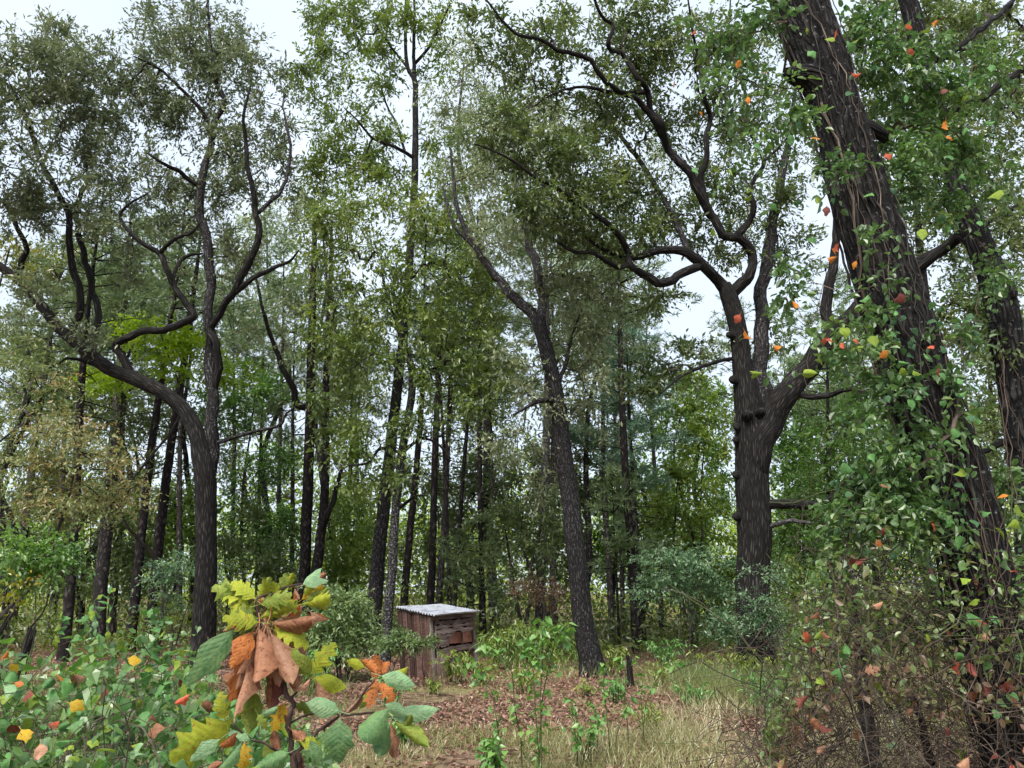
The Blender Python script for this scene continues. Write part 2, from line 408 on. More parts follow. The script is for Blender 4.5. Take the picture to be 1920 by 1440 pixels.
PINE_GROUP = None
def pine(label, b, t, w, Y, z0, z1, mat=N_PINE, dens=1.0, wid=2.2, bark=BARK_PINE, group=None, dead=8, name='pine_tree', needle=.24, nw=.028):
    """b, t: two photo points on the trunk, w its width there; crown from height z0 to z1"""
    if bark is BARK_PINE and (int(b[0])*7) % 5 < 3 and Y > 25.5: bark = BARK_PINE2  # some far pines take the bark paled for distance haze
    p, q = at(b[0], b[1], Y), at(t[0], t[1], Y)
    d = (q-p)/(q[2]-p[2]); f = lambda z: p + d*(z-p[2])
    P = Plant(name, label, 'tree', f(0.0), group)
    r = np.random.default_rng(P.seed)
    R0 = 0.40*w*mpp(b[1], Y)
    zs = np.linspace(-0.12, z1, 14); pts = np.array([f(z) for z in zs])
    ph = r.uniform(0, 6.28, 2); a = r.uniform(.02, .09)
    pts[:, 0] += a*np.sin(zs*.45+ph[0]) - a*math.sin(ph[0]); pts[:, 1] += a*np.sin(zs*.38+ph[1]) - a*math.sin(ph[1])
    R = R0*np.interp(zs, [0, z1*.5, z1], [1.0, .74, .10])*(1+.25*np.exp(-np.maximum(zs, 0)/.3))
    Q, RR = smooth_path(pts, R, 3, .012, P.seed)
    V, F, U = tube(Q, RR, 9, rough=.04, seed=P.seed)
    part('trunk', V, F, bark, P.root, uv=U, smooth=True)
    S, E, tc, td = [], [], [], []
    g = lambda z: np.array([np.interp(z, Q[:, 2], Q[:, 0]), np.interp(z, Q[:, 2], Q[:, 1]), z])
    z = z0
    while z < z1:
        u = (z-z0)/(z1-z0); l0 = wid*(1-u)**.7*(0.55+.45*min(1, u*4)) + .35
        for _ in range(int(r.integers(2, 5))):
            an = r.uniform(0, 6.28); l = l0*r.uniform(.55, 1.15); e = g(z) + np.array([math.cos(an)*l, math.sin(an)*l, l*r.uniform(-.05, .45)])
            S.append(g(z)); E.append(e); bd = unit(e-g(z))
            for _k in range(int(max(2, 9*dens*l/1.6))):
                tt = r.uniform(.35, 1.05); tc.append(g(z)+(e-g(z))*tt + r.normal(0, .20, 3)*np.array([1, 1, .7])); td.append(bd + r.normal(0, .5, 3))
        z += r.uniform(.35, .7)
    for _ in range(dead):                               # dead stubs below the crown
        zz = r.uniform(z0*.5, z0); an = r.uniform(0, 6.28); l = r.uniform(.4, 1.6)
        S.append(g(zz)); E.append(g(zz) + np.array([math.cos(an)*l, math.sin(an)*l, l*r.uniform(-.3, .3)]))
    S, E = np.array(S), np.array(E); ln = np.linalg.norm(E-S, axis=1, keepdims=True)
    V, F, U = edges_mesh(S, (S+E)/2 + r.normal(0, .06, S.shape)*ln, E, np.full(len(S), .028), np.full(len(S), .008))
    part('branches', V, F, bark, P.root, uv=U, stuff=True)
    tc, td = np.array(tc), np.array(td)
    ct = np.clip(.45 + r.normal(0, .15, len(tc)), 0, 1)
    V, F, T = needle_tufts(tc, td, ct, r, 24, needle, nw, .16)
    part('crown', V, F, mat, P.root, tint=T, stuff=True)
    return P

# ------------------------------------------------------------------ ground
def ground_height(x, y):
    return 0.05*np.sin(x*.7+1.3)*np.sin(y*.5) + 0.03*np.sin(x*1.9)*np.cos(y*1.3+.5)

def ground():
    xs = np.concatenate([[-900, -300, -100], np.linspace(-45, 45, 91), [100, 300, 900]])
    ys = np.concatenate([[-300, -60], np.linspace(-10, 80, 91), [130, 300, 1500]])
    X, Y = np.meshgrid(xs, ys); Z = ground_height(X, Y)*((np.abs(X) < 46) & (Y < 81) & (Y > -11))
    V = np.stack([X, Y, Z], -1).reshape(-1, 3); nx, ny = len(xs), len(ys)
    i, j = np.meshgrid(np.arange(ny-1), np.arange(nx-1), indexing='ij')
    F = np.stack([i*nx+j, i*nx+j+1, (i+1)*nx+j+1, (i+1)*nx+j], -1).reshape(-1, 4)
    m, ns, ls, b = nodes_of('forest_floor')
    tc = ns.new('ShaderNodeTexCoord')
    n1 = ns.new('ShaderNodeTexNoise'); n1.inputs['Scale'].default_value = 14; n1.inputs['Detail'].default_value = 8; n1.inputs['Roughness'].default_value = .7
    n2 = ns.new('ShaderNodeTexNoise'); n2.inputs['Scale'].default_value = .45; n2.inputs['Detail'].default_value = 4
    vo = ns.new('ShaderNodeTexVoronoi'); vo.inputs['Scale'].default_value = 11
    for n in (n1, n2, vo): ls.new(tc.outputs['Object'], n.inputs['Vector'])
    r1 = ramp(ns, [(.3, (.055, .032, .022)), (.5, (.14, .085, .06)), (.7, (.26, .17, .12))])
    r2 = ramp(ns, [(.3, (.10, .085, .035)), (.55, (.22, .19, .09)), (.75, (.34, .30, .17))])
    ls.new(vo.outputs['Color'], r1.inputs['Fac']); ls.new(n1.outputs['Fac'], r2.inputs['Fac'])
    mr = ns.new('ShaderNodeMapRange'); mr.inputs['From Min'].default_value = .48; mr.inputs['From Max'].default_value = .60
    ls.new(n2.outputs['Fac'], mr.inputs['Value'])
    mx = ns.new('ShaderNodeMix'); mx.data_type = 'RGBA'; ls.new(mr.outputs[0], mx.inputs[0]); ls.new(r1.outputs[0], mx.inputs[6]); ls.new(r2.outputs[0], mx.inputs[7])
    ls.new(mx.outputs[2], b.inputs['Base Color']); b.inputs['Roughness'].default_value = .95; b.inputs['Specular IOR Level'].default_value = .1
    bp = ns.new('ShaderNodeBump'); bp.inputs['Strength'].default_value = .8; bp.inputs['Distance'].default_value = .05
    ls.new(n1.outputs['Fac'], bp.inputs['Height']); ls.new(bp.outputs[0], b.inputs['Normal'])
    o = part('ground', V, F, m, smooth=True); o['kind'] = 'structure'
    o['label'] = 'forest floor of brown leaf litter and dry grass'
ground()

# ------------------------------------------------------------------ the forked oak on the left
A = Plant('oak_tree', 'forked oak on the left with long black crooked limbs and bare trunk', 'tree', gnd(380, 18.6), 'large oaks around the clearing')
A.limb([(376, 1262, 60), (380, 1230, 50), (384, 1130, 46), (388, 1010, 40), (387, 930, 42), (383, 885, 41), (374, 840, 36), (364, 805, 33), (343, 768, 30), (300, 733, 28), (248, 708, 29), (200, 688, 27), (150, 648, 24), (110, 613, 22), (75, 570, 20), (40, 530, 18), (0, 500, 17), (-70, 455, 13)], BARK_DARK, 'trunk', Y=18.6, segs=16, flare=.25, down=True, rough=.06)
A.limb([(387, 955, 22), (391, 900, 30), (396, 845, 27), (399, 790, 25), (397, 720, 24), (394, 650, 22), (391, 600, 20), (393, 540, 19), (394, 500), (387, 450), (376, 400, 18), (375, 350, 17), (386, 310, 15), (396, 265, 13), (400, 235), (420, 190, 10), (405, 150), (396, 90, 7), (390, 20, 5), (392, -50, 3)], BARK_GREY, dY=1.0, segs=11)
A.limb([(140, 638, 16), (138, 615), (151, 582, 15), (149, 540), (136, 500, 14), (130, 450, 13), (128, 400, 12), (102, 350), (77, 300, 10), (52, 230, 8), (25, 170, 6), (-15, 140, 4)], BARK_DARK, dY=-1.2)
A.limb([(172, 668, 15), (175, 625), (186, 598, 14), (178, 560, 13), (168, 515), (155, 468, 12), (143, 410, 11), (150, 365, 9), (165, 335, 8), (160, 290, 6), (190, 250, 5), (195, 205, 3)], BARK_DARK, dY=1.5)
A.limb([(246, 706, 18), (235, 680, 17), (218, 653, 16), (225, 638, 15), (268, 623), (318, 615, 15), (354, 602, 15), (364, 590, 14), (346, 566, 13), (326, 535), (312, 505, 12), (300, 475, 11), (265, 455, 9), (240, 432, 8), (225, 402, 6), (250, 378, 5), (277, 362, 3)], BARK_DARK, dY=-1.0)
A.limb([(300, 476, 9), (325, 450, 8), (360, 435, 6), (378, 415, 4)], BARK_DARK, dY=-.6)
A.limb([(326, 525, 8), (334, 495), (352, 480, 7), (380, 475, 4)], BARK_DARK, dY=.6)
A.limb([(35, 522, 14), (46, 480, 11), (48, 462), (30, 420, 9), (14, 385), (-20, 360, 6)], BARK_DARK, dY=-.8)
A.limb([(398, 745, 16), (410, 690, 15), (406, 645), (392, 618, 14), (412, 592, 14), (422, 568, 14), (446, 535, 15), (470, 482, 15), (486, 445, 14), (480, 400, 13), (475, 360, 11), (465, 318, 10), (460, 262, 8), (457, 215, 6), (470, 160, 4)], BARK_DARK, dY=-1.6)
A.limb([(432, 555, 12), (470, 525, 11), (505, 506, 9), (542, 490, 6), (560, 470, 3)], BARK_DARK, dY=-.8)
A.limb([(489, 402, 9), (520, 366, 8), (537, 335, 7), (545, 280, 6), (540, 248, 5), (530, 200, 3)], BARK_GREY, dY=.8)
A.limb([(376, 352, 10), (352, 335, 9), (330, 318, 9), (300, 304, 6), (270, 280, 4)], BARK_DARK, dY=-1.2)
A.limb([(398, 242, 9), (372, 200, 8), (332, 160, 6), (300, 130, 5), (250, 105, 3)], BARK_DARK, dY=-1.2)
A.limb([(404, 828, 10), (440, 820, 8), (482, 808, 7), (525, 797, 6), (535, 778, 4), (550, 765, 3)], BARK_GREY, dY=-1.0)
A.limb([(200, 690, 9), (165, 680, 7), (130, 671, 6), (110, 682, 4), (70, 698, 3)], BARK_DARK, dY=-.8)
A.crown([(60, 150, 110, 90, 80, -2), (20, 280, 80, 100, 60, -2.5), (150, 110, 90, 75, 60, -1), (130, 240, 90, 80, 60, -1), (240, 200, 90, 90, 70, 0),
         (300, 60, 80, 60, 48, 0), (380, 60, 85, 75, 60, 1), (440, 130, 70, 90, 52, .5), (330, 170, 80, 80, 56, 0), (505, 200, 50, 95, 34, 0),
         (520, 330, 36, 60, 16, 0), (400, 260, 90, 70, 52, .5), (250, 330, 110, 60, 54, -.5), (120, 370, 90, 60, 38, -1.5), (30, 400, 60, 50, 20, -2),
         (360, 400, 90, 60, 38, 0), (440, 330, 60, 60, 26, 0), (300, 530, 80, 30, 8, 0), (420, 500, 60, 50, 18, -.5), (160, 620, 60, 20, 6, -1.5),
         (60, 560, 60, 50, 12, -2), (-40, 200, 60, 150, 30, -3), (215, 440, 70, 50, 18, -1), (460, 450, 50, 40, 14, 0)],
        L_OAK, 19.3, ns=10, nl=6, slen=.42, L=.145, W=.052, droop=.1)

# ------------------------------------------------------------------ the two trunks beside the shed
B = Plant('tall_tree', 'tall straight dark tree behind the shed, its slender crown reaching the top', 'tree', gnd(700, 21.5))
B.limb([(697, 1215, 34), (703, 1120, 30), (714, 1000, 28), (727, 880, 25), (740, 770, 22), (755, 640, 18), (767, 500, 16), (771, 430, 15), (778, 330, 14), (779, 200, 12), (777, 150, 11), (765, 128, 8), (760, 75, 7), (762, -30, 5)], BARK_SPECK, 'trunk', Y=21.5, segs=13, flare=.2, down=True)
B.limb([(777, 150, 9), (776, 90, 7), (777, 20, 5), (774, -40, 4)], BARK_DARK, dY=.4)
B.limb([(780, 118, 7), (800, 95, 6), (818, 62, 5), (845, 5, 3)], BARK_DARK, dY=-.7)
B.limb([(776, 310, 8), (741, 276, 7), (700, 260, 5), (670, 226, 4), (645, 202, 2.5)], BARK_DARK, dY=-.9)
B.limb([(767, 275, 6), (745, 236, 5), (726, 200, 4), (715, 165, 3)], BARK_DARK, dY=1.0)
B.limb([(765, 130, 5), (735, 90, 4), (700, 40, 3)], BARK_DARK, dY=-.6)
B.crown([(640, 60, 70, 70, 40), (720, 40, 70, 60, 36), (800, 30, 60, 50, 28), (600, 140, 50, 60, 24), (700, 140, 60, 60, 34), (820, 120, 45, 50, 16), (650, 230, 80, 60, 44),
         (720, 290, 60, 50, 34), (620, 310, 60, 50, 30), (820, 260, 50, 60, 16), (850, 330, 50, 50, 16), (690, 360, 90, 40, 30), (590, 30, 30, 40, 8)],
        L_C, 21.5, ns=10, nl=6, slen=.44, L=.14, W=.06)

C_ = Plant('small_oak', 'slim lichen-spotted oak beside the shed with dense yellow-green crown', 'tree', gnd(727, 19.6))
C_.limb([(722, 1225, 24), (730, 1130, 20), (736, 1060, 19), (741, 960, 18), (754, 850, 17), (769, 760, 16), (773, 705, 15), (763, 660, 14), (750, 622, 13), (741, 592, 12)], BARK_LICHEN, 'trunk', Y=19.6, segs=12, flare=.2, down=True)
C_.limb([(741, 594, 9), (730, 570, 8), (720, 530, 6), (714, 480, 4)], BARK_DARK, dY=-.3)
C_.limb([(741, 594, 9), (756, 560, 8), (767, 530, 6), (792, 495, 4), (800, 440, 3)], BARK_DARK, dY=-.6)
C_.limb([(772, 716, 8), (795, 700, 6), (815, 690, 4)], BARK_DARK, dY=-.4)
C_.limb([(757, 840, 8), (790, 822, 6), (825, 835, 4), (845, 860, 3)], BARK_DARK, dY=-.5)
C_.limb([(742, 955, 8), (758, 945, 7), (780, 930, 5), (800, 930, 3)], BARK_DARK, dY=-.5)
C_.limb([(754, 850, 7), (715, 840, 6), (690, 868, 5), (650, 872, 3)], BARK_DARK, dY=-.6)
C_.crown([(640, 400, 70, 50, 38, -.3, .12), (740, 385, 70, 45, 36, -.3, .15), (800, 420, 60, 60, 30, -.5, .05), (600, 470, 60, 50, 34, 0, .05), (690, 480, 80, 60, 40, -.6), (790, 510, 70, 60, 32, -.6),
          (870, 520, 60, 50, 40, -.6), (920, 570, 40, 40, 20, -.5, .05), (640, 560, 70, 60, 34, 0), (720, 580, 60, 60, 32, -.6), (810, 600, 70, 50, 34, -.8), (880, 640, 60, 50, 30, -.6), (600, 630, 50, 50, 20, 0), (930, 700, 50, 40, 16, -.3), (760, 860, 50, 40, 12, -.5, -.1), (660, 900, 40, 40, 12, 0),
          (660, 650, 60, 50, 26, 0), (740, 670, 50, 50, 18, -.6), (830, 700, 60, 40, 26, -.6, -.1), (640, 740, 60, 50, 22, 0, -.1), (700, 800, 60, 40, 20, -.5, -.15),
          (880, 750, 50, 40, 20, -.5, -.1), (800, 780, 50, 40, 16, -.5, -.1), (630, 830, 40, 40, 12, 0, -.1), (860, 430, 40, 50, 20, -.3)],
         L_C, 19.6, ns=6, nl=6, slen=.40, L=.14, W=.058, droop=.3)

# ------------------------------------------------------------------ the leaning tree in the middle
D_ = Plant('leaning_tree', 'grey speckled trunk in the middle leaning left, right of the shed', 'tree', gnd(1110, 16.9))
D_.limb([(1115, 1276, 58), (1108, 1240, 48), (1096, 1170, 44), (1082, 1060, 40), (1067, 920, 37), (1052, 810, 34), (1041, 730, 32), (1024, 650, 30), (1008, 595, 28)], BARK_SPECK, 'trunk', Y=16.9, segs=16, flare=.3, down=True)
D_.limb([(1012, 612, 24), (985, 575, 22), (955, 548, 20), (930, 518, 17), (895, 470, 13), (860, 400, 9), (850, 330, 6), (845, 280, 4)], BARK_GREY, dY=1.5, segs=11)
D_.limb([(1016, 625, 20), (1016, 560, 19), (1008, 510, 18), (995, 465, 17), (983, 425, 16), (968, 350, 12), (960, 280, 9), (955, 200, 6), (940, 130, 4)], BARK_PALE, dY=2.5, segs=11)
D_.limb([(1040, 742, 12), (1010, 752, 9), (985, 765, 7), (962, 778, 4)], BARK_GREY, dY=-.8)
D_.limb([(1048, 720, 10), (1062, 680, 8), (1070, 640, 6), (1090, 580, 4)], BARK_GREY, dY=-.4)
D_.limb([(890, 464, 8), (850, 420, 6), (830, 350, 4)], BARK_GREY, dY=.8)
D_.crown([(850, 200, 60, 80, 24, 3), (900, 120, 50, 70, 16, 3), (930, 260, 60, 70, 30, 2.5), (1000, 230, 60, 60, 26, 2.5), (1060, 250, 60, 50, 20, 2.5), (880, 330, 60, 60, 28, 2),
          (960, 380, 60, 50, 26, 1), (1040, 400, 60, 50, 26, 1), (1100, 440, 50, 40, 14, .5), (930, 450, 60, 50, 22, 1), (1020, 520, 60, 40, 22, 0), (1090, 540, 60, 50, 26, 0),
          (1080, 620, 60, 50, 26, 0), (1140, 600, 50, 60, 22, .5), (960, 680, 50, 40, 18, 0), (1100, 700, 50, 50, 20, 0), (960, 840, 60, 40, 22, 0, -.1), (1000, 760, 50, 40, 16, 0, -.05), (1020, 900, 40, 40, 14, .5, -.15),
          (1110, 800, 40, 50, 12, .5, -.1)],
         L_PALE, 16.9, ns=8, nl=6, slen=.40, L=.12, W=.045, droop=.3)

# ------------------------------------------------------------------ the great oak on the right
E_ = Plant('oak_tree', 'great oak on the right with knobbly forked trunk and spreading black limbs', 'tree', gnd(1418, 17.4), 'large oaks around the clearing')
E_trunk = E_.limb([(1418, 1272, 92), (1417, 1225, 76), (1414, 1150, 70), (1412, 1050, 67), (1412, 950, 66), (1413, 880, 67), (1412, 830, 68), (1406, 780, 60), (1400, 735, 50), (1394, 695, 42), (1386, 640, 37), (1376, 590, 36), (1366, 555, 35), (1358, 535, 28)], BARK_DARK, 'trunk', Y=17.4, segs=22, flare=.12, down=True, rough=.05)
E_.limb([(1412, 960, 20), (1416, 900, 40), (1430, 830, 54), (1455, 772, 56), (1480, 735, 49), (1505, 700, 44), (1535, 660, 41), (1565, 622, 38), (1600, 588, 35), (1650, 545, 30), (1720, 495, 24), (1790, 452, 18), (1860, 410, 12), (1940, 370, 7)], BARK_DARK, dY=-1.2, segs=16, rough=.05)
E_.limb([(1413, 880, 24), (1420, 810, 44), (1426, 740, 40), (1427, 680, 32), (1426, 620, 30), (1428, 560, 27), (1440, 470, 24), (1452, 410, 21), (1464, 340, 16), (1478, 270, 11), (1490, 180, 7), (1500, 100, 4)], BARK_GREY, dY=1.2, segs=12, rough=.04)
E_.limb([(1362, 545, 28), (1344, 525, 24), (1318, 497, 22), (1282, 470, 19), (1240, 470, 16), (1196, 482, 13), (1160, 480, 9), (1110, 455, 6), (1085, 425, 4)], BARK_DARK, dY=-1.5)
E_.limb([(1316, 496, 18), (1280, 512, 18), (1240, 532, 18), (1214, 519, 17), (1182, 496, 15), (1177, 472, 13), (1160, 440, 12), (1120, 405, 11), (1076, 380, 10), (1040, 350, 9), (1000, 330, 7), (960, 300, 6), (920, 281, 4), (890, 270, 3)], BARK_DARK, dY=-3.0)
E_.limb([(1180, 495, 12), (1155, 500, 11), (1116, 476, 9), (1076, 472, 8), (1040, 450, 6), (1008, 425, 5), (970, 400, 3)], BARK_DARK, dY=-.8)
E_.limb([(1367, 555, 26), (1394, 530, 24), (1411, 500, 20), (1405, 468, 19), (1384, 440, 18), (1402, 418, 14), (1413, 388, 12), (1405, 356, 11), (1414, 335, 10), (1432, 303, 8), (1405, 245, 6), (1392, 215, 4)], BARK_DARK, dY=-1.0)
E_.limb([(1432, 305, 6), (1462, 275, 5), (1490, 236, 4), (1502, 185, 3)], BARK_DARK, dY=.5)
E_.limb([(1386, 445, 18), (1355, 438, 18), (1333, 402, 18), (1320, 370, 16), (1312, 340, 14), (1324, 300, 12), (1324, 258, 11), (1331, 220, 9), (1320, 175, 8), (1308, 100, 6), (1298, 55, 5), (1288, -20, 3)], BARK_DARK, dY=-1.2)
E_.limb([(1330, 400, 19), (1305, 350, 18), (1288, 318, 17), (1260, 290, 15), (1246, 264, 14), (1240, 230, 13), (1220, 208, 12), (1216, 172, 12), (1196, 146, 11), (1168, 103, 10), (1146, 95, 9), (1140, 78, 9), (1150, 48, 8), (1128, 30, 7), (1108, -20, 5)], BARK_DARK, dY=-2.0)
E_.limb([(1216, 175, 10), (1170, 174, 9), (1140, 172, 8), (1110, 164, 7), (1070, 165, 5), (1030, 180, 4), (1000, 200, 3)], BARK_DARK, dY=-1)
E_.limb([(1252, 275, 13), (1228, 230, 12), (1196, 188, 11), (1148, 164, 10), (1122, 135, 10), (1100, 108, 10), (1052, 96, 9), (1032, 84, 8), (1000, 70, 8), (972, 66, 7), (945, 42, 6), (912, 0, 4)], BARK_DARK, dY=-3.0)
E_.limb([(1290, 478, 13), (1265, 410, 12), (1235, 360, 11), (1205, 310, 10), (1175, 270, 9), (1150, 238, 8), (1122, 200, 7), (1085, 182, 5), (1040, 190, 3)], BARK_GREY, dY=2)
E_.limb([(1330, 230, 7), (1350, 180, 6), (1345, 120, 5), (1365, 60, 4), (1370, -10, 3)], BARK_DARK, dY=.8)
E_.limb([(1560, 632, 24), (1548, 580, 23), (1558, 520, 20), (1566, 465, 17), (1568, 420, 14), (1560, 370, 10), (1540, 300, 6)], BARK_DARK, dY=.8)
E_.limb([(1490, 742, 15), (1520, 745, 13), (1560, 738, 11), (1600, 728, 8), (1640, 714, 5)], BARK_DARK, dY=-1.2)
E_.limb([(1368, 672, 9), (1345, 678, 8), (1310, 690, 7), (1275, 708, 5), (1235, 742, 3)], BARK_DARK, dY=-.6)
E_.limb([(1435, 945, 22), (1470, 945, 20), (1520, 948, 18), (1560, 935, 17), (1592, 905, 15), (1640, 872, 12)], BARK_DARK, dY=-2.0)
E_.limb([(1440, 985, 12), (1475, 978, 10), (1522, 981, 6)], BARK_PALE, dY=-1.0)
for bx, by, sx, s_ in [(1402, 778, -.15, 9), (1428, 772, .2, 8), (1383, 800, -.8, 8), (1380, 825, -.6, 7), (1430, 888, .7, 7), (1381, 890, -1, 8), (1381, 968, -1, 8), (1440, 1012, .8, 8), (1374, 712, -1, 8), (1368, 628, -1, 7)]:
    c = at(bx, by, 17.4 - (0.42 if abs(sx) < .5 else .12)); m = s_*mpp(by, 17.4)
    d = unit(np.array([sx, -1.0 + .6*abs(sx), .15]))
    Q = np.array([c - d*m*1.4, c - d*m*.4, c + d*m*.3, c + d*m*.8, c + d*m*1.0]); R = np.array([1.25, 1.05, .95, .62, .2])*m
    V, F, U = tube(Q, R, 10, rough=.12, seed=int(bx)); part('burl', V, F, BARK_DARK, E_trunk, uv=U, smooth=True)
E_.crown([(940, 60, 60, 60, 28, -3), (1030, 60, 70, 60, 34, -3), (1010, 160, 60, 50, 26, -2.5), (1120, 60, 70, 60, 36, -2), (1210, 60, 70, 60, 40, -1.5), (1290, 100, 60, 80, 42, -1), (1370, 80, 60, 80, 40, -.5),
          (1130, 180, 70, 50, 30, -2), (1220, 140, 60, 50, 30, -1), (930, 240, 70, 50, 40, -3), (1010, 290, 70, 50, 46, -3), (1100, 290, 70, 60, 40, -2), (1190, 230, 60, 60, 30, -1),
          (1010, 390, 80, 50, 40, -3), (1100, 360, 60, 50, 34, -2.5), (1180, 360, 60, 60, 36, -1), (1120, 450, 70, 40, 30, -2), (1200, 440, 50, 40, 24, -1), (1250, 380, 50, 60, 28, 0),
          (1270, 250, 60, 70, 34, 0), (1350, 220, 60, 70, 40, 0), (1360, 330, 60, 60, 40, 0), (1290, 420, 60, 40, 26, -.5), (1430, 200, 60, 80, 34, 1), (1430, 400, 60, 50, 30, 0), (1360, 460, 50, 30, 16, -.5), (1500, 300, 50, 90, 30, 1),
          (1480, 470, 50, 60, 20, 1), (1230, 560, 50, 24, 14, -1), (1260, 690, 60, 34, 26, -.5), (1190, 720, 40, 30, 12, -.5), (1330, 660, 40, 30, 14, -.5), (1490, 90, 50, 80, 26, 1), (1440, 620, 40, 60, 10, 0)],
         L_OAKR, 18.1, ns=9, nl=6, slen=.42, L=.135, W=.055, droop=.15)

# ------------------------------------------------------------------ the pair of trunks left of centre
H = Plant('twin_tree', 'pair of straight brown trunks rising from one foot between the oak and the shed', 'tree', gnd(580, 26.0))
H.limb([(570, 1180, 25), (571, 1080, 23), (576, 950, 22), (581, 800, 20), (584, 650, 17), (588, 500, 12), (592, 380, 7)], BARK_PINE, 'trunk', Y=26.0, segs=11, down=True, flare=.15)
H.limb([(578, 1180, 25), (590, 1090, 24), (602, 1000, 19), (610, 900, 17), (610, 780, 16), (614, 650, 13), (620, 520, 9), (622, 400, 5)], BARK_PINE, 'trunk', Y=25.6, segs=11, down=True)
H.limb([(603, 1010, 13), (617, 960, 13), (628, 925, 10), (640, 880, 6)], BARK_DARK, dY=-.6)
H.limb([(577, 770, 15), (560, 760, 14), (548, 725, 13), (530, 690, 11), (512, 640, 9), (495, 590, 7), (480, 520, 4)], BARK_DARK, dY=-.6)
H.crown([(560, 420, 60, 70, 26), (630, 450, 60, 60, 20), (520, 560, 50, 60, 16), (600, 560, 60, 60, 16), (560, 660, 60, 50, 10), (620, 700, 40, 50, 8), (480, 640, 40, 50, 8)],
        L_PALE, 26.0, ns=6, nl=6, slen=.5, L=.17, W=.06)

# ------------------------------------------------------------------ pines of the wood behind
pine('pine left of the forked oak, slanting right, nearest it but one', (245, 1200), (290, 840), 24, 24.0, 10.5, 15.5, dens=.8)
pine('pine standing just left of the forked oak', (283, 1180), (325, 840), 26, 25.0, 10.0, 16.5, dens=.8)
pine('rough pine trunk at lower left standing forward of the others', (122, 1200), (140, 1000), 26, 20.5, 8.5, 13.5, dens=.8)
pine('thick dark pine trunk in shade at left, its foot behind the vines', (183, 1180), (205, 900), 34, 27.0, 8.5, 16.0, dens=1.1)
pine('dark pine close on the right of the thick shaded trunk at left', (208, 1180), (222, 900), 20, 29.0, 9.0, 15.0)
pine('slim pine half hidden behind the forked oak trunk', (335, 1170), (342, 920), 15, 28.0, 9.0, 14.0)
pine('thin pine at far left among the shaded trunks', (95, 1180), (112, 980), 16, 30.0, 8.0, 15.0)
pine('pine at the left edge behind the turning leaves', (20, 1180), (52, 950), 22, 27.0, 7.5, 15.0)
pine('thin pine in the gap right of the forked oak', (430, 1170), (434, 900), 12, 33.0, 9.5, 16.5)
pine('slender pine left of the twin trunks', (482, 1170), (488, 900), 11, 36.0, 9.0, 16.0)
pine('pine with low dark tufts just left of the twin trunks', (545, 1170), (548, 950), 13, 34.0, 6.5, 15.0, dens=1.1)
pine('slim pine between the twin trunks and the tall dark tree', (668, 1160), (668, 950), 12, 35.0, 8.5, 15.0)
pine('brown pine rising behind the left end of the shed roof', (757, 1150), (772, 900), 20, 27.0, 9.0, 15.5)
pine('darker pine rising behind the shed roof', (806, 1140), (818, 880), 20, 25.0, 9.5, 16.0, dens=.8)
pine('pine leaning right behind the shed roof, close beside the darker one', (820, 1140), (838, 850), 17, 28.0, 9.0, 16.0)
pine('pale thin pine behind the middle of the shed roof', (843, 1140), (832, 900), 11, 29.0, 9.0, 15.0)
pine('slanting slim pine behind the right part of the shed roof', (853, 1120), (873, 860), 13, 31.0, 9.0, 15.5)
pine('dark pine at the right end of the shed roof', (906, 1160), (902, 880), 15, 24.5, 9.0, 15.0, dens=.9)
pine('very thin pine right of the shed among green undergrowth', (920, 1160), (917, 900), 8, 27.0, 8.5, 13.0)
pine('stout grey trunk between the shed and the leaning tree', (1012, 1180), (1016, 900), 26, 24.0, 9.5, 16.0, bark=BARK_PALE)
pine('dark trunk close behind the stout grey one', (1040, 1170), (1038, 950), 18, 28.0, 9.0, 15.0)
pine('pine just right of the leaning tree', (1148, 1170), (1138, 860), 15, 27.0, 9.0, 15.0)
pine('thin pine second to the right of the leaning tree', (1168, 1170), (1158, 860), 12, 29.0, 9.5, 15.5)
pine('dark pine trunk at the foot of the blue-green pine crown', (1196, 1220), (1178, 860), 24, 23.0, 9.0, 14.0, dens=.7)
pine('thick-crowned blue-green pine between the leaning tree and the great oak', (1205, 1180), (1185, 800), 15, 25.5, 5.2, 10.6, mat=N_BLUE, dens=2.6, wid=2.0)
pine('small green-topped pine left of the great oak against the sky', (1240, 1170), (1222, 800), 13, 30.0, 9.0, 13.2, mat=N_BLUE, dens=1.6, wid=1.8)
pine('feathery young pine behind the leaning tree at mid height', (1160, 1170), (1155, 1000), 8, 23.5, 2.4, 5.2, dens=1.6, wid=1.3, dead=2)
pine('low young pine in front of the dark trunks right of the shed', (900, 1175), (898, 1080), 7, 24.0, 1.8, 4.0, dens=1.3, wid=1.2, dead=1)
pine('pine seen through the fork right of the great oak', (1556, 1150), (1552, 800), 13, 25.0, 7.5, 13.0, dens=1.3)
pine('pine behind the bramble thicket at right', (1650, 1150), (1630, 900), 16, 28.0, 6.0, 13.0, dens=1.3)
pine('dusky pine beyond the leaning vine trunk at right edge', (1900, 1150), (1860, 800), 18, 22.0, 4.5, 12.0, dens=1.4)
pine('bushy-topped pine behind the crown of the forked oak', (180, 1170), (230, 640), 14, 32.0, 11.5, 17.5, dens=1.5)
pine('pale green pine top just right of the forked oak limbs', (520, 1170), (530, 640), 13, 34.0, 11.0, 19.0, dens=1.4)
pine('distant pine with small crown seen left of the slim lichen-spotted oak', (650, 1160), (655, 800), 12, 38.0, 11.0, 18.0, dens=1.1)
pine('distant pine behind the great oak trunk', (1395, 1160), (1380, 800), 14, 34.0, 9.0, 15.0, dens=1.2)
pine('distant pine between the great oak and its low dead limb', (1490, 1150), (1480, 900), 13, 36.0, 7.0, 14.0, dens=1.3)

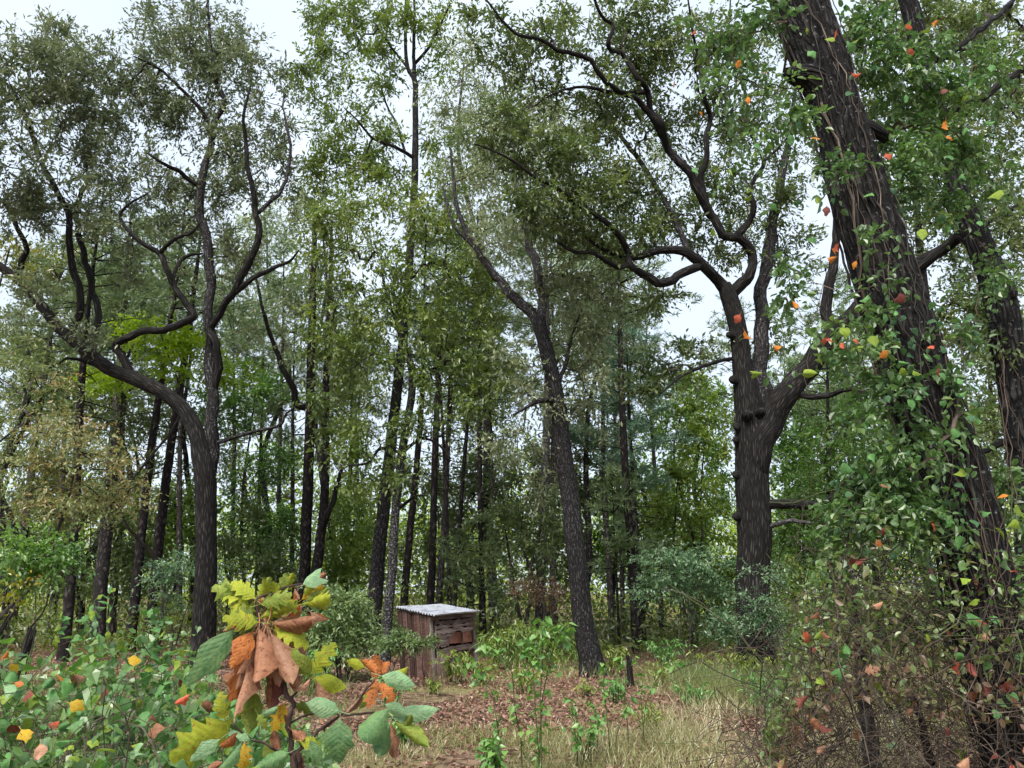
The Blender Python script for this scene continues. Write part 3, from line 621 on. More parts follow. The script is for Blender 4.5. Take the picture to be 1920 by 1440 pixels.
# ------------------------------------------------------------------ understorey
def small_tree(label, base_x, Y, blobs, mat, name='small_tree', bark=TWIG, w=.05, stems=1, cat='tree', **kw):
    b = gnd(base_x, Y); P = Plant(name, label, cat, b)
    r = np.random.default_rng(P.seed)
    ch = sorted(blobs, key=lambda q: -q[1])
    for s in range(stems):
        q = blobs[s % len(blobs)]; top = at(q[0], q[1] - q[3]*.5, Y + (q[5] if len(q) > 5 else 0))
        b0 = b + np.array([r.uniform(-.15, .15)*(stems > 1), r.uniform(-.15, .15)*(stems > 1), -.08])
        n = 5; t = np.linspace(0, 1, n)[:, None]
        pts = b0 + (top-b0)*t + r.normal(0, .05, (n, 3))*np.linalg.norm(top-b0)*np.sin(t*math.pi)
        Q, RR = smooth_path(pts, np.linspace(w, w*.25, n), 4, .04, P.seed)
        V, F, U = tube(Q, RR, 7, rough=.05, seed=P.seed); part('trunk' if cat == 'tree' else 'stem', V, F, bark, P.root, uv=U, smooth=True)
        P.P += list(Q); P.Y += list(Q[:, 1]); P.R += list(RR)
    P.crown(blobs, mat, Y, name='crown' if cat == 'tree' else 'foliage', **kw)
    return P

small_tree('airy small tree at left edge, pale green turning orange', -60, 12.0,
    [(60, 800, 110, 40, 40, 0, .05), (150, 860, 90, 26, 36, 0, .12), (200, 925, 80, 30, 34, .5, .12), (50, 880, 80, 40, 30), (120, 960, 90, 26, 26, 0, .0), (40, 700, 90, 60, 34, .5, -.1), (90, 930, 70, 40, 22)],
    L_AUT, w=.05, stems=3, ns=7, nl=7, slen=.36, L=.075, W=.03, horiz=.55, tbias=-.24, droop=.2)
small_tree('bright green leafy shrub at left edge below the turning tree', 10, 9.5,
    [(40, 1035, 80, 34, 46, 0, .1), (100, 1050, 40, 20, 16), (0, 1070, 60, 40, 26)], L_GREEN, name='shrub', cat='shrub', w=.02, stems=3, ns=5, nl=6, slen=.30, L=.065, W=.035, shape='ovate', tbias=.1)
small_tree('yellow and orange leaved sprig at left edge above the vines', 40, 9.0,
    [(65, 1090, 26, 14, 4, 0, .1), (15, 1115, 40, 24, 6, 0, -.3)], leaf_mat('leaves_yellow_orange', [(.22, .24, .03), (.36, .30, .03), (.42, .24, .03), (.40, .14, .03)]), name='shrub', cat='shrub', w=.015, stems=2, ns=3, nl=4, slen=.2, L=.06, W=.04, shape='ovate', tbias=-.15)
small_tree('vivid lime small tree behind the hooked limb of the forked oak', 300, 23.0,
    [(300, 640, 60, 34, 30), (370, 655, 40, 30, 22), (250, 625, 40, 26, 18), (200, 715, 50, 24, 22), (440, 700, 40, 50, 14, 0, -.2), (340, 700, 50, 30, 14, 0, -.25)], L_VIVID, w=.07, ns=8, nl=6, slen=.42, L=.14, W=.075)
small_tree('olive undergrowth tree right of the forked oak trunk', 440, 27.0,
    [(420, 1040, 50, 50, 26), (490, 1050, 60, 50, 34), (540, 1080, 40, 40, 18), (460, 960, 50, 40, 14), (420, 850, 50, 50, 14)], L_DARKG, w=.08, stems=3, ns=7, nl=6, slen=.45, L=.16, W=.07, tbias=.2)
small_tree('light green small tree left of the tall dark trunk', 645, 27.0,
    [(640, 1040, 45, 40, 26, 0, .15), (665, 1000, 40, 40, 20), (640, 950, 40, 30, 12), (625, 1090, 40, 30, 18)], L_YG, w=.06, stems=2, ns=7, nl=6, slen=.45, L=.16, W=.075)
L_BUSH = leaf_mat('leaves_light_bush', [(.075, .13, .045), (.12, .19, .065), (.18, .26, .09), (.26, .34, .13)])
small_tree('leafy light green bush at the left of the shed', 650, 16.5,
    [(640, 1150, 56, 40, 56), (600, 1185, 50, 40, 40), (675, 1185, 34, 36, 30), (630, 1215, 70, 30, 46), (560, 1215, 40, 30, 22), (620, 1120, 40, 30, 20)], L_BUSH, name='bush', cat='bush', w=.03, stems=6, ns=7, nl=6, slen=.3, L=.085, W=.04, droop=.25, tbias=.18, minz=.05)
small_tree('grey-green leafy branch growing across the left wall of the shed', 740, 14.9,
    [(752, 1198, 28, 10, 20), (785, 1206, 26, 8, 14), (728, 1212, 24, 8, 10), (812, 1206, 10, 6, 4)], L_BUSH, name='shrub', cat='shrub', w=.015, stems=3, ns=6, nl=6, slen=.17, L=.08, W=.032, horiz=.3, tbias=-.02)
small_tree('olive thin-leaved tree between the shed and the leaning tree', 985, 22.0,
    [(980, 990, 80, 50, 50), (1030, 950, 40, 40, 20), (940, 960, 36, 14, 16, 0, .35), (1010, 1050, 60, 34, 26), (900, 1060, 50, 40, 20, 0, -.1), (950, 1110, 60, 34, 20, 0, -.2)], L_DARKG, w=.07, stems=3, ns=7, nl=6, slen=.4, L=.12, W=.05, tbias=.25)
small_tree('rusty brown leaved spray left of the leaning trunk', 1020, 20.5,
    [(1010, 1100, 55, 18, 26), (1040, 1120, 30, 18, 14)], leaf_mat('leaves_rusty', [(.07, .07, .03), (.13, .10, .05), (.20, .12, .07), (.22, .11, .07)]), name='shrub', cat='shrub', w=.02, stems=2, ns=6, nl=6, slen=.3, L=.09, W=.035, horiz=.4)
small_tree('yellow-green small tree left of the great oak trunk', 1300, 27.0,
    [(1280, 790, 60, 50, 34, 0, .05), (1320, 870, 60, 60, 40, 0, .1), (1270, 930, 60, 60, 36), (1340, 990, 40, 60, 24), (1240, 1000, 50, 50, 24), (1330, 770, 40, 40, 16), (1290, 720, 40, 30, 12)], L_YG, w=.08, stems=3, ns=7, nl=6, slen=.5, L=.17, W=.08, tbias=.1)
small_tree('blue-green sapling with flat sprays left of the great oak', 1290, 18.8,
    [(1240, 1050, 70, 12, 26), (1310, 1060, 60, 14, 26), (1270, 1085, 80, 12, 30), (1330, 1105, 50, 14, 20), (1230, 1115, 60, 12, 16), (1290, 1035, 50, 10, 14)], L_BLUEG, name='sapling', cat='sapling', w=.02, stems=3, ns=7, nl=7, slen=.36, L=.085, W=.04, horiz=.75, droop=.12, tbias=.08)
small_tree('leafy sapling growing in front of the great oak foot', 1380, 16.3,
    [(1370, 1160, 44, 18, 24), (1420, 1150, 44, 16, 26), (1440, 1075, 44, 16, 18), (1350, 1185, 40, 16, 16), (1440, 1190, 30, 20, 14), (1400, 1120, 40, 14, 14)], L_BLUEG, name='sapling', cat='sapling', w=.016, stems=4, ns=6, nl=6, slen=.3, L=.075, W=.035, horiz=.6, tbias=-.02)
small_tree('yellow-green drooping bush just right of the shed', 985, 18.6,
    [(940, 1205, 40, 26, 26), (990, 1195, 50, 30, 36), (1050, 1200, 34, 34, 20), (1010, 1225, 60, 18, 22)], L_YG, name='bush', cat='bush', w=.015, stems=8, ns=6, nl=6, slen=.32, L=.12, W=.03, droop=.7, minz=.03, tbias=.15)
small_tree('light green tree seen through the fork of the great oak', 1540, 24.0,
    [(1560, 850, 60, 60, 34), (1500, 920, 50, 60, 26), (1600, 800, 60, 50, 26), (1530, 1000, 50, 50, 26), (1480, 1080, 50, 50, 24), (1620, 900, 50, 50, 20)], L_GREEN, w=.07, stems=3, ns=7, nl=6, slen=.45, L=.14, W=.065, tbias=.15)
small_tree('lime green bush right of the great oak foot', 1490, 17.8,
    [(1490, 1150, 34, 40, 30), (1500, 1080, 30, 40, 18), (1480, 1220, 40, 24, 22)], L_YG, name='bush', cat='bush', w=.02, stems=4, ns=6, nl=6, slen=.3, L=.09, W=.05, minz=.05, tbias=.2)
small_tree('dusky green tree behind the second vine trunk at right edge', 1900, 13.0,
    [(1890, 800, 50, 80, 26), (1880, 950, 50, 80, 26), (1910, 1080, 40, 60, 18), (1860, 700, 50, 60, 18)], L_DARKG, w=.06, stems=2, ns=7, nl=6, slen=.32, L=.09, W=.045, tbias=.2)
small_tree('mid green tree at left edge under the forked oak limbs', 0, 24.0,
    [(40, 640, 70, 50, 34), (110, 720, 60, 50, 26), (20, 760, 60, 40, 20), (160, 780, 70, 40, 26), (230, 790, 50, 30, 16), (250, 850, 50, 40, 16)], L_OAKR, bark=BARK_GREY, w=.13, stems=2, ns=7, nl=6, slen=.45, L=.15, W=.06, tbias=.1)
small_tree('golden tree top at left edge behind the long low limb', -20, 27.0,
    [(20, 480, 50, 40, 22), (70, 520, 50, 30, 16), (110, 480, 40, 30, 10)], L_TALL, bark=BARK_GREY, w=.12, ns=7, nl=6, slen=.5, L=.18, W=.08, tbias=.3)
small_tree('feathery blue-green small tree left of the forked oak trunk', 330, 20.0,
    [(340, 1060, 40, 20, 20), (380, 1075, 36, 16, 14), (310, 1090, 30, 20, 12), (290, 1130, 40, 24, 12)], L_BLUEG, name='sapling', cat='sapling', w=.025, stems=2, ns=6, nl=6, slen=.35, L=.10, W=.04, horiz=.5)

# ------------------------------------------------------------------ the far wood edge, read as one mass
def far_wood():
    r = np.random.default_rng(5); n = 85000
    y = r.uniform(42, 80, n); x = r.uniform(-1, 1, n)*y*.85
    h = 8.4 + 1.5*np.sin(x*.33) + 1.5*np.sin(x*.8+1) + .8*np.sin(x*1.9+.4); h = np.clip(h, 4.0, 12)
    z = h*r.uniform(0, 1, n)**.8
    P = np.stack([x, y, z], 1)
    V, F, T = leaves(P, r.normal(0, 1, (n, 3)), r.normal(0, .7, (n, 3)) + [0, 0, 1], 0.36*r.uniform(.6, 1.2, n), .2*r.uniform(.6, 1.2, n), tint=np.clip(.45+.25*np.sin(x*.5+y*.2)+r.normal(0, .2, n), 0, 1))
    o = part('far_woodland', V, F, L_FAR, tint=T, stuff=True)
    o['label'] = 'sunlit yellow-green foliage of the far wood edge'; o['category'] = 'woodland'
far_wood()

# ------------------------------------------------------------------ broadleaf trees deeper in the wood
def back_tree(label, base_x, Y, blobs, mat, bark=BARK_GREY, w=16, **kw):
    b = gnd(base_x, Y); P = Plant('background_tree', label, 'tree', b)
    top = min(blobs, key=lambda q: q[1]); r = np.random.default_rng(P.seed)
    t = at(top[0], top[1], Y); n = 6; u = np.linspace(0, 1, n)[:, None]; b0 = b - [0, 0, .1]
    pts = b0 + (t-b0)*u + r.normal(0, .03, (n, 3))*np.linalg.norm(t-b0)*np.sin(u*math.pi)*[1, 1, .2]
    R0 = .5*w*mpp(1000, Y)
    Q, RR = smooth_path(pts, R0*np.linspace(1, .2, n), 4, .03, P.seed)
    V, F, U = tube(Q, RR, 8, rough=.06, seed=P.seed); part('trunk', V, F, bark, P.root, uv=U, smooth=True)
    P.P += list(Q); P.Y += list(Q[:, 1]); P.R += list(RR)
    blobs = [(b_[0], b_[1], b_[2]*1.12, b_[3]*1.12, int(b_[4]*1.45), *b_[5:]) for b_ in blobs]
    P.crown(blobs, mat, Y, **{**dict(ns=8, nl=6, slen=.7, L=.22, W=.09, twigr=.007), **kw})
    return P

back_tree('olive and gold tree filling the left background beneath the forked oak limbs', 150, 31, [(130, 520, 90, 60, 40, 0, .1), (220, 560, 80, 60, 40, 0, .1), (60, 620, 80, 60, 34), (270, 500, 60, 50, 26, 0, .15), (150, 680, 90, 60, 36), (60, 740, 80, 60, 30), (240, 760, 70, 50, 24)], L_OAKR, tbias=.15)
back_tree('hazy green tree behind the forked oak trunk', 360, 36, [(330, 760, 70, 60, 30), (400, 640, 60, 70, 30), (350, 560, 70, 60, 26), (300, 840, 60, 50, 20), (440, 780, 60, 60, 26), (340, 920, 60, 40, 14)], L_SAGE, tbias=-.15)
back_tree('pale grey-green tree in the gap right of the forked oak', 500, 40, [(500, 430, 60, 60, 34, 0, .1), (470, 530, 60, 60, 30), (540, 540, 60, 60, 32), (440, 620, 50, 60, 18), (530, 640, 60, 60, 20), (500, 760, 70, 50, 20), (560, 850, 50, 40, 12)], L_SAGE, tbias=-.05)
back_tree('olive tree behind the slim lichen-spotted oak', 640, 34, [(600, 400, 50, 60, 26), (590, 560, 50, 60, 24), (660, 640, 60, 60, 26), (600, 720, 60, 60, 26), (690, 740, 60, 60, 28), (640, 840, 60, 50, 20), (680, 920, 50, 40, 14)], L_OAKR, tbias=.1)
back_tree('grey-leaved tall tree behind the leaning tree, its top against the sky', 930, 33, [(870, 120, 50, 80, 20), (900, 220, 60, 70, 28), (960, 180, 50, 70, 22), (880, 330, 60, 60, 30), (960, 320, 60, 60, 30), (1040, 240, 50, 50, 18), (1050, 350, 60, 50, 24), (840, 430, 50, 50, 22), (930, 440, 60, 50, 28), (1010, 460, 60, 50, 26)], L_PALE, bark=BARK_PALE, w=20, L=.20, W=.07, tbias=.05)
back_tree('dull olive tree behind the shed and the slanting pines', 880, 37, [(880, 640, 60, 60, 30), (830, 720, 60, 50, 26), (900, 740, 60, 60, 30), (960, 720, 60, 60, 28), (860, 830, 70, 50, 24), (950, 830, 60, 50, 22), (800, 620, 50, 50, 18), (880, 900, 70, 30, 12)], L_OAKR, tbias=.08)
back_tree('pale olive tree right of the leaning tree at mid height', 1080, 30, [(1080, 560, 60, 50, 30), (1130, 500, 60, 50, 24), (1090, 660, 60, 50, 30), (1060, 760, 50, 50, 20), (1140, 580, 50, 40, 18), (1110, 860, 50, 50, 16), (1050, 860, 40, 40, 10)], L_PALE, tbias=-.02)
back_tree('sunlit green tree behind the sprays left of the great oak', 1310, 36, [(1310, 740, 50, 40, 26, 0, .1), (1350, 800, 40, 60, 24), (1260, 800, 50, 50, 24), (1300, 880, 60, 60, 30), (1230, 900, 50, 60, 24), (1350, 920, 40, 60, 20), (1180, 960, 50, 40, 14), (1270, 980, 60, 40, 16)], L_GREEN, tbias=.2)
back_tree('broad green tree behind the right limb of the great oak', 1600, 30, [(1510, 800, 50, 60, 26), (1580, 760, 60, 60, 34), (1650, 800, 60, 70, 34), (1530, 900, 60, 60, 30), (1620, 900, 60, 60, 30), (1700, 720, 60, 60, 24), (1500, 1000, 50, 60, 20), (1600, 1000, 60, 50, 20), (1580, 680, 40, 30, 12)], L_GREEN, tbias=.05)
back_tree('dark broadleaf tree filling the upper right corner', 1800, 17, [(1640, 60, 60, 70, 26), (1730, 60, 70, 70, 36), (1830, 60, 70, 70, 36), (1900, 140, 60, 90, 34), (1800, 180, 70, 70, 36), (1700, 180, 60, 60, 26), (1850, 300, 70, 70, 40), (1760, 320, 60, 70, 32), (1700, 420, 50, 60, 22), (1880, 430, 60, 70, 34), (1790, 450, 60, 60, 26), (1860, 560, 60, 60, 26), (1780, 580, 50, 50, 16), (1830, 680, 60, 60, 20), (1910, 660, 40, 60, 16), (1620, 200, 40, 50, 12), (1780, 780, 50, 60, 16), (1880, 800, 50, 60, 16)], L_OAKR, w=30, slen=.42, L=.13, W=.06)
back_tree('dim green tree beyond the pines at far left', 90, 38, [(60, 860, 70, 50, 28), (150, 850, 70, 50, 28), (230, 900, 60, 50, 20), (100, 940, 70, 40, 22), (20, 960, 50, 50, 18)], L_DARKG, tbias=.1)
back_tree('dim green tree beyond the twin trunks', 520, 44, [(460, 880, 40, 40, 14), (520, 900, 50, 40, 16), (640, 940, 40, 30, 12), (560, 960, 50, 40, 14)], L_DARKG, tbias=.1)
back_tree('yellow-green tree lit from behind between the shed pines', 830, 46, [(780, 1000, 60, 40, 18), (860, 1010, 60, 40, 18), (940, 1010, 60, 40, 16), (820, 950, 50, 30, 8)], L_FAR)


for lab, bx, Y, bl, mt, kw in [
    ('shade-green understorey tree behind the thick pine trunk at left', 150, 29, [(90, 1000, 60, 40, 26), (170, 980, 60, 50, 30), (240, 1010, 50, 50, 24), (130, 1070, 70, 40, 26), (220, 1090, 60, 40, 20)], L_DARKG, dict(tbias=.15)),
    ('yellow-green understorey tree behind the pines left of the forked oak', 300, 32, [(270, 980, 50, 50, 28), (330, 1000, 50, 50, 28), (290, 1070, 60, 40, 26), (350, 930, 40, 40, 16), (230, 930, 50, 40, 16)], L_YG, dict(tbias=.1)),
    ('leafy green understorey tree just right of the forked oak', 450, 31, [(430, 950, 40, 50, 20), (470, 1010, 60, 50, 34), (530, 1010, 50, 50, 26), (500, 880, 50, 40, 16), (420, 780, 50, 50, 20), (480, 730, 50, 40, 16)], L_GREEN, dict(tbias=-.1)),
    ('bright understorey tree between the twin trunks and the shed', 660, 33, [(640, 880, 50, 50, 22), (670, 960, 50, 50, 30), (650, 1040, 50, 50, 34), (700, 1060, 40, 50, 22)], L_YG, dict(tbias=.15)),
    ('dark leafy tree between the pines behind the shed', 830, 33, [(780, 900, 50, 50, 24), (850, 920, 60, 50, 30), (800, 1000, 60, 50, 30), (880, 1010, 50, 50, 26), (850, 1080, 70, 34, 26), (920, 880, 50, 50, 22)], L_DARKG, dict(tbias=.2)),
    ('olive tree behind the stout grey trunk', 1030, 31, [(960, 920, 50, 50, 26), (1030, 900, 50, 50, 26), (1000, 1000, 60, 50, 30), (1060, 1020, 50, 50, 26), (1090, 940, 50, 50, 22), (1020, 1090, 60, 34, 22)], L_OAKR, dict(tbias=.1)),
    ('green tree filling the gap right of the leaning trunk', 1150, 31, [(1130, 900, 50, 60, 28), (1180, 1000, 60, 60, 34), (1130, 1040, 50, 50, 28), (1220, 1080, 60, 40, 26), (1150, 800, 50, 50, 18)], L_GREEN, dict(tbias=-.15)),
    ('lime tree behind the sprays beside the great oak', 1340, 30, [(1330, 1050, 50, 50, 30), (1280, 1010, 50, 50, 26), (1350, 1120, 50, 40, 22), (1230, 960, 50, 50, 22)], L_YG, dict(tbias=.15)),
    ('green tree beyond the thicket right of the great oak', 1500, 27, [(1490, 900, 50, 60, 28), (1480, 1000, 50, 60, 30), (1540, 1060, 50, 50, 26), (1600, 980, 50, 60, 26), (1660, 1000, 50, 60, 22), (1500, 800, 50, 50, 18)], L_GREEN, dict(tbias=.05)),
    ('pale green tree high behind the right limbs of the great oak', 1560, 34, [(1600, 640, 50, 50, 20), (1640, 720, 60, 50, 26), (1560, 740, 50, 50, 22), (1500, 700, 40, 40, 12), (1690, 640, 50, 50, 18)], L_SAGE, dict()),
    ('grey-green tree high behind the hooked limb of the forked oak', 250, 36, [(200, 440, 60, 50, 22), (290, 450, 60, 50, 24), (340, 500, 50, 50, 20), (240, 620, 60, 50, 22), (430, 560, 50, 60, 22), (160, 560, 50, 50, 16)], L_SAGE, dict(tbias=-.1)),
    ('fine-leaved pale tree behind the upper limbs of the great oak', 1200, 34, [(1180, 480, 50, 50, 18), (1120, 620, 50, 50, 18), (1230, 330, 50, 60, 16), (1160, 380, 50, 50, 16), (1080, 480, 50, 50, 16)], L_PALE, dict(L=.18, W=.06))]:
    back_tree(lab, bx, Y, bl, mt, w=9, **{**dict(slen=.55, L=.19, W=.085, ns=8), **kw})

# ------------------------------------------------------------------ undergrowth, leaf litter, dry grass: nobody could count them
def undergrowth():
    r = np.random.default_rng(21); n = 52000
    y = r.uniform(21, 42, n); x = r.uniform(-1, 1, n)*y*.8
    h = 1.2 + .8*np.sin(x*.9+y*.4) + .7*np.sin(x*.37-y*.6+1) + .5*np.sin(x*2.3+y*1.1); h = np.clip(h, .15, 3.0)*np.interp(y, [21, 25, 30], [.5, .85, 1.15])
    P = np.stack([x, y, h*r.uniform(0, 1, n)**.7], 1)
    tn = np.clip(.45 + .22*np.sin(x*.6+y*.35) + r.normal(0, .16, n), 0, 1)
    V, F, T = leaves(P, r.normal(0, 1, (n, 3)) - [0, 0, .3], r.normal(0, .6, (n, 3)) + [0, 0, 1], .20*r.uniform(.6, 1.2, n), .09*r.uniform(.6, 1.2, n), tint=tn)
    o = part('undergrowth', V, F, leaf_mat('undergrowth_leaves', [(.045, .07, .018), (.085, .125, .026), (.15, .20, .038), (.24, .29, .06)]), tint=T, stuff=True)
    o['label'] = 'tangled green undergrowth between the trunks of the wood'; o['category'] = 'undergrowth'
undergrowth()

def litter():
    r = np.random.default_rng(31); n = 95000
    y = 7.5 + 20*r.uniform(0, 1, n)**1.25; x = r.uniform(-.85, .85, n)*y
    d = np.sin(x*.8+.4)*np.sin(y*.55) + .6*np.sin(x*1.7-y*.9)
    keep = (d > -.75) & ((y > 10.3 + .5*np.sin(x)) | (r.uniform(0, 1, n) < .2)); x, y = x[keep], y[keep]; n = len(x)
    P = np.stack([x, y, ground_height(x, y) + r.uniform(.004, .05, n)], 1)
    D = r.normal(0, 1, (n, 3)); D[:, 2] *= .35; Nn = r.normal(0, .45, (n, 3)) + [0, 0, 1]
    V, F, T = leaves(P, D, Nn, .078*r.uniform(.5, 1.3, n), .046*r.uniform(.5, 1.3, n), 'rhomb', fold=.35, tint=np.clip(r.normal(.5, .25, n), 0, 1))
    o = part('fallen_leaves', V, F, leaf_mat('dry_fallen_leaves', [(.08, .035, .024), (.17, .08, .055), (.29, .15, .105), (.42, .27, .20)], trans=.1, rough=.6), tint=T, stuff=True)
    o['label'] = 'carpet of reddish brown fallen leaves in the clearing'; o['category'] = 'fallen leaves'
litter()

def blades(n, fx, h, w, r, lean=.35):
    x, y = fx; z = ground_height(x, y) - .01
    P = np.stack([x, y, z], 1); D = r.normal(0, lean, (n, 3)); D[:, 2] = 1
    return leaves(P, D, r.normal(0, 1, (n, 3)), h, w, 'blade', fold=3.0)

def grass():
    r = np.random.default_rng(41)
    def field(n, y0, y1, x0, x1, p=1.0):
        y = r.uniform(y0, y1, n); x = r.uniform(x0, x1, n)*y; return x, y
    parts = []
    for n, (y0, y1, x0, x1), (h0, h1), t0 in [(30000, (7.4, 10.6, -.75, .75), (.06, .24), .62), (16000, (9.0, 17.5, .16, .62), (.16, .42), .55),
                                             (2500, (10, 16, -.3, .2), (.05, .20), .55), (9000, (12.5, 17, .20, .36), (.25, .6), .3), (8000, (9, 16, -.75, -.2), (.1, .4), .35), (6000, (15, 24, -.1, .5), (.1, .45), .35)]:
        x, y = field(n, y0, y1, x0, x1)
        k = np.sin(x*1.1+y*.7) + np.sin(x*2.3-y*1.6+1) + r.normal(0, .6, n) > -.5; x, y = x[k], y[k]; m = len(x)
        V, F, T = blades(m, (x, y), r.uniform(h0, h1, m), r.uniform(.008, .016, m), r, .55)
        T = np.repeat(np.clip(t0 + .2*np.sin(x*.9+y*.5) + r.normal(0, .17, m), 0, 1), 4); parts.append((V, F, T))
    V, F, T = merge_leaves(parts)
    o = part('grass', V, F, leaf_mat('dry_grass', [(.09, .15, .035), (.17, .20, .055), (.28, .26, .11), (.40, .37, .20), (.48, .45, .28)], trans=.3), tint=T, stuff=True)
    o['label'] = 'straw-coloured and green grass across the clearing'; o['category'] = 'grass'
grass()

# ------------------------------------------------------------------ the shed
def wood_mat(name, dark, light, red=0.0, along='Z', rust=None):
    m, ns, ls, b = nodes_of(name)
    tc = ns.new('ShaderNodeTexCoord'); mp = ns.new('ShaderNodeMapping'); oi = ns.new('ShaderNodeObjectInfo')
    sc = {'Z': (60, 60, 2.2), 'X': (2.2, 60, 60)}[along]; mp.inputs['Scale'].default_value = sc
    ad = ns.new('ShaderNodeVectorMath'); ad.operation = 'ADD'
    mu = ns.new('ShaderNodeMath'); mu.operation = 'MULTIPLY'; mu.inputs[1].default_value = 13
    ls.new(oi.outputs['Random'], mu.inputs[0]); ls.new(tc.outputs['Object'], ad.inputs[0]); ls.new(mu.outputs[0], ad.inputs[1])
    ls.new(ad.outputs[0], mp.inputs['Vector'])
    n = ns.new('ShaderNodeTexNoise'); n.inputs['Scale'].default_value = 1; n.inputs['Detail'].default_value = 6; n.inputs['Roughness'].default_value = .7
    ls.new(mp.outputs[0], n.inputs['Vector'])
    r = ramp(ns, [(.30, dark), (.52, tuple((a+c)/2 for a, c in zip(dark, light))), (.72, light)])
    ls.new(n.outputs['Fac'], r.inputs['Fac']); col = r.outputs['Color']
    n2 = ns.new('ShaderNodeTexNoise'); n2.inputs['Scale'].default_value = 3.5; n2.inputs['Detail'].default_value = 4; ls.new(ad.outputs[0], n2.inputs['Vector'])
    r2 = ramp(ns, [(.42, (0, 0, 0)), (.62, (1, 1, 1))]); ls.new(n2.outputs['Fac'], r2.inputs['Fac'])
    mx = ns.new('ShaderNodeMix'); mx.data_type = 'RGBA'; mx.blend_type = 'MULTIPLY'; mx.inputs[7].default_value = (.62, .50, .46, 1)
    ls.new(r2.outputs[0], mx.inputs[0]); ls.new(col, mx.inputs[6])
    hv = ns.new('ShaderNodeHueSaturation'); mr = ns.new('ShaderNodeMapRange'); mr.inputs['To Min'].default_value = .5; mr.inputs['To Max'].default_value = 1.45
    ls.new(oi.outputs['Random'], mr.inputs['Value']); ls.new(mr.outputs[0], hv.inputs['Value']); ls.new(mx.outputs[2], hv.inputs['Color'])
    ls.new(hv.outputs[0], b.inputs['Base Color']); b.inputs['Roughness'].default_value = .85; b.inputs['Specular IOR Level'].default_value = .2
    bp = ns.new('ShaderNodeBump'); bp.inputs['Strength'].default_value = .7; bp.inputs['Distance'].default_value = .01
    ls.new(n.outputs['Fac'], bp.inputs['Height']); ls.new(bp.outputs[0], b.inputs['Normal'])
    return m
WOOD_V = wood_mat('weathered_brown_boards', (.030, .017, .014), (.17, .105, .085))
WOOD_H = wood_mat('weathered_grey_boards', (.045, .030, .025), (.36, .275, .235), along='X')
WOOD_POST = wood_mat('grey_posts', (.08, .065, .06), (.30, .26, .235))
WOOD_RED = wood_mat('reddish_inner_panel', (.13, .055, .035), (.30, .14, .095))
WOOD_DULL = wood_mat('dull_inner_panel', (.10, .07, .06), (.24, .18, .155))
def tin_mat():
    m, ns, ls, b = nodes_of('weathered_tin')
    tc = ns.new('ShaderNodeTexCoord'); n = ns.new('ShaderNodeTexNoise'); n.inputs['Scale'].default_value = 5; n.inputs['Detail'].default_value = 7; n.inputs['Roughness'].default_value = .65
    ls.new(tc.outputs['Object'], n.inputs['Vector'])
    r = ramp(ns, [(.34, (.15, .10, .08)), (.42, (.36, .37, .41)), (.7, (.56, .58, .63))]); ls.new(n.outputs['Fac'], r.inputs['Fac'])
    ls.new(r.outputs[0], b.inputs['Base Color']); b.inputs['Metallic'].default_value = .35; b.inputs['Roughness'].default_value = .55
    return m
TIN = tin_mat()

def box_pts(o, a, b, c):
    """eight corners from a corner and three edge vectors"""
    o, a, b, c = map(np.asarray, (o, a, b, c))
    V = np.array([o, o+a, o+a+b, o+b, o+c, o+a+c, o+a+b+c, o+b+c])
    F = np.array([(0, 3, 2, 1), (4, 5, 6, 7), (0, 1, 5, 4), (1, 2, 6, 5), (2, 3, 7, 6), (3, 0, 4, 7)])
    return V, F

def board(name, q, th, nrm, mat, parent, rag=.012, seed=0, n=7, along=1):
    """an uneven plank: q four corners (lower start, lower end, upper end, upper start); long edges are ragged"""
    q = np.asarray(q, float); r = np.random.default_rng(seed)
    t = np.linspace(0, 1, n)[:, None]
    lo = q[0] + (q[1]-q[0])*t; hi = q[3] + (q[2]-q[3])*t
    w = unit(q[3]-q[0])
    lo = lo + w*r.uniform(-rag, rag, (n, 1)); hi = hi + w*r.uniform(-rag, rag, (n, 1))
    bow = np.asarray(nrm)*(r.uniform(-.006, .006)*np.sin(t*math.pi))
    fr = np.vstack([lo+bow, hi+bow]); bk = fr - np.asarray(nrm)*th; V = np.vstack([fr, bk]); m = 2*n; F = []
    for i in range(n-1):
        F += [(i, i+1, n+i+1, n+i), (m+i+1, m+i, m+n+i, m+n+i+1), (i+1, i, m+i, m+i+1), (n+i, n+i+1, m+n+i+1, m+n+i)]
    F += [(0, n, m+n, m), (n-1, m+n-1, m+2*n-1, 2*n-1)]
    c = V.mean(0); off = np.array(parent.location); ax = unit(q[1]-q[0])
    o = bpy.data.objects.new(name, None); bpy.data.objects.remove(o)
    X = ax; Zv = unit(w - ax*w.dot(ax)); Yv = np.cross(Zv, X); Rm = np.stack([X, Yv, Zv], 1)
    L = (V - c) @ Rm
    o = bpy.data.objects.new(name, mesh_data(name, L, np.array(F), mat)); COL.objects.link(o); o.parent = parent
    M = np.eye(4); M[:3, :3] = Rm; M[:3, 3] = c - off; o.matrix_local = Matrix(M.tolist())
    return o

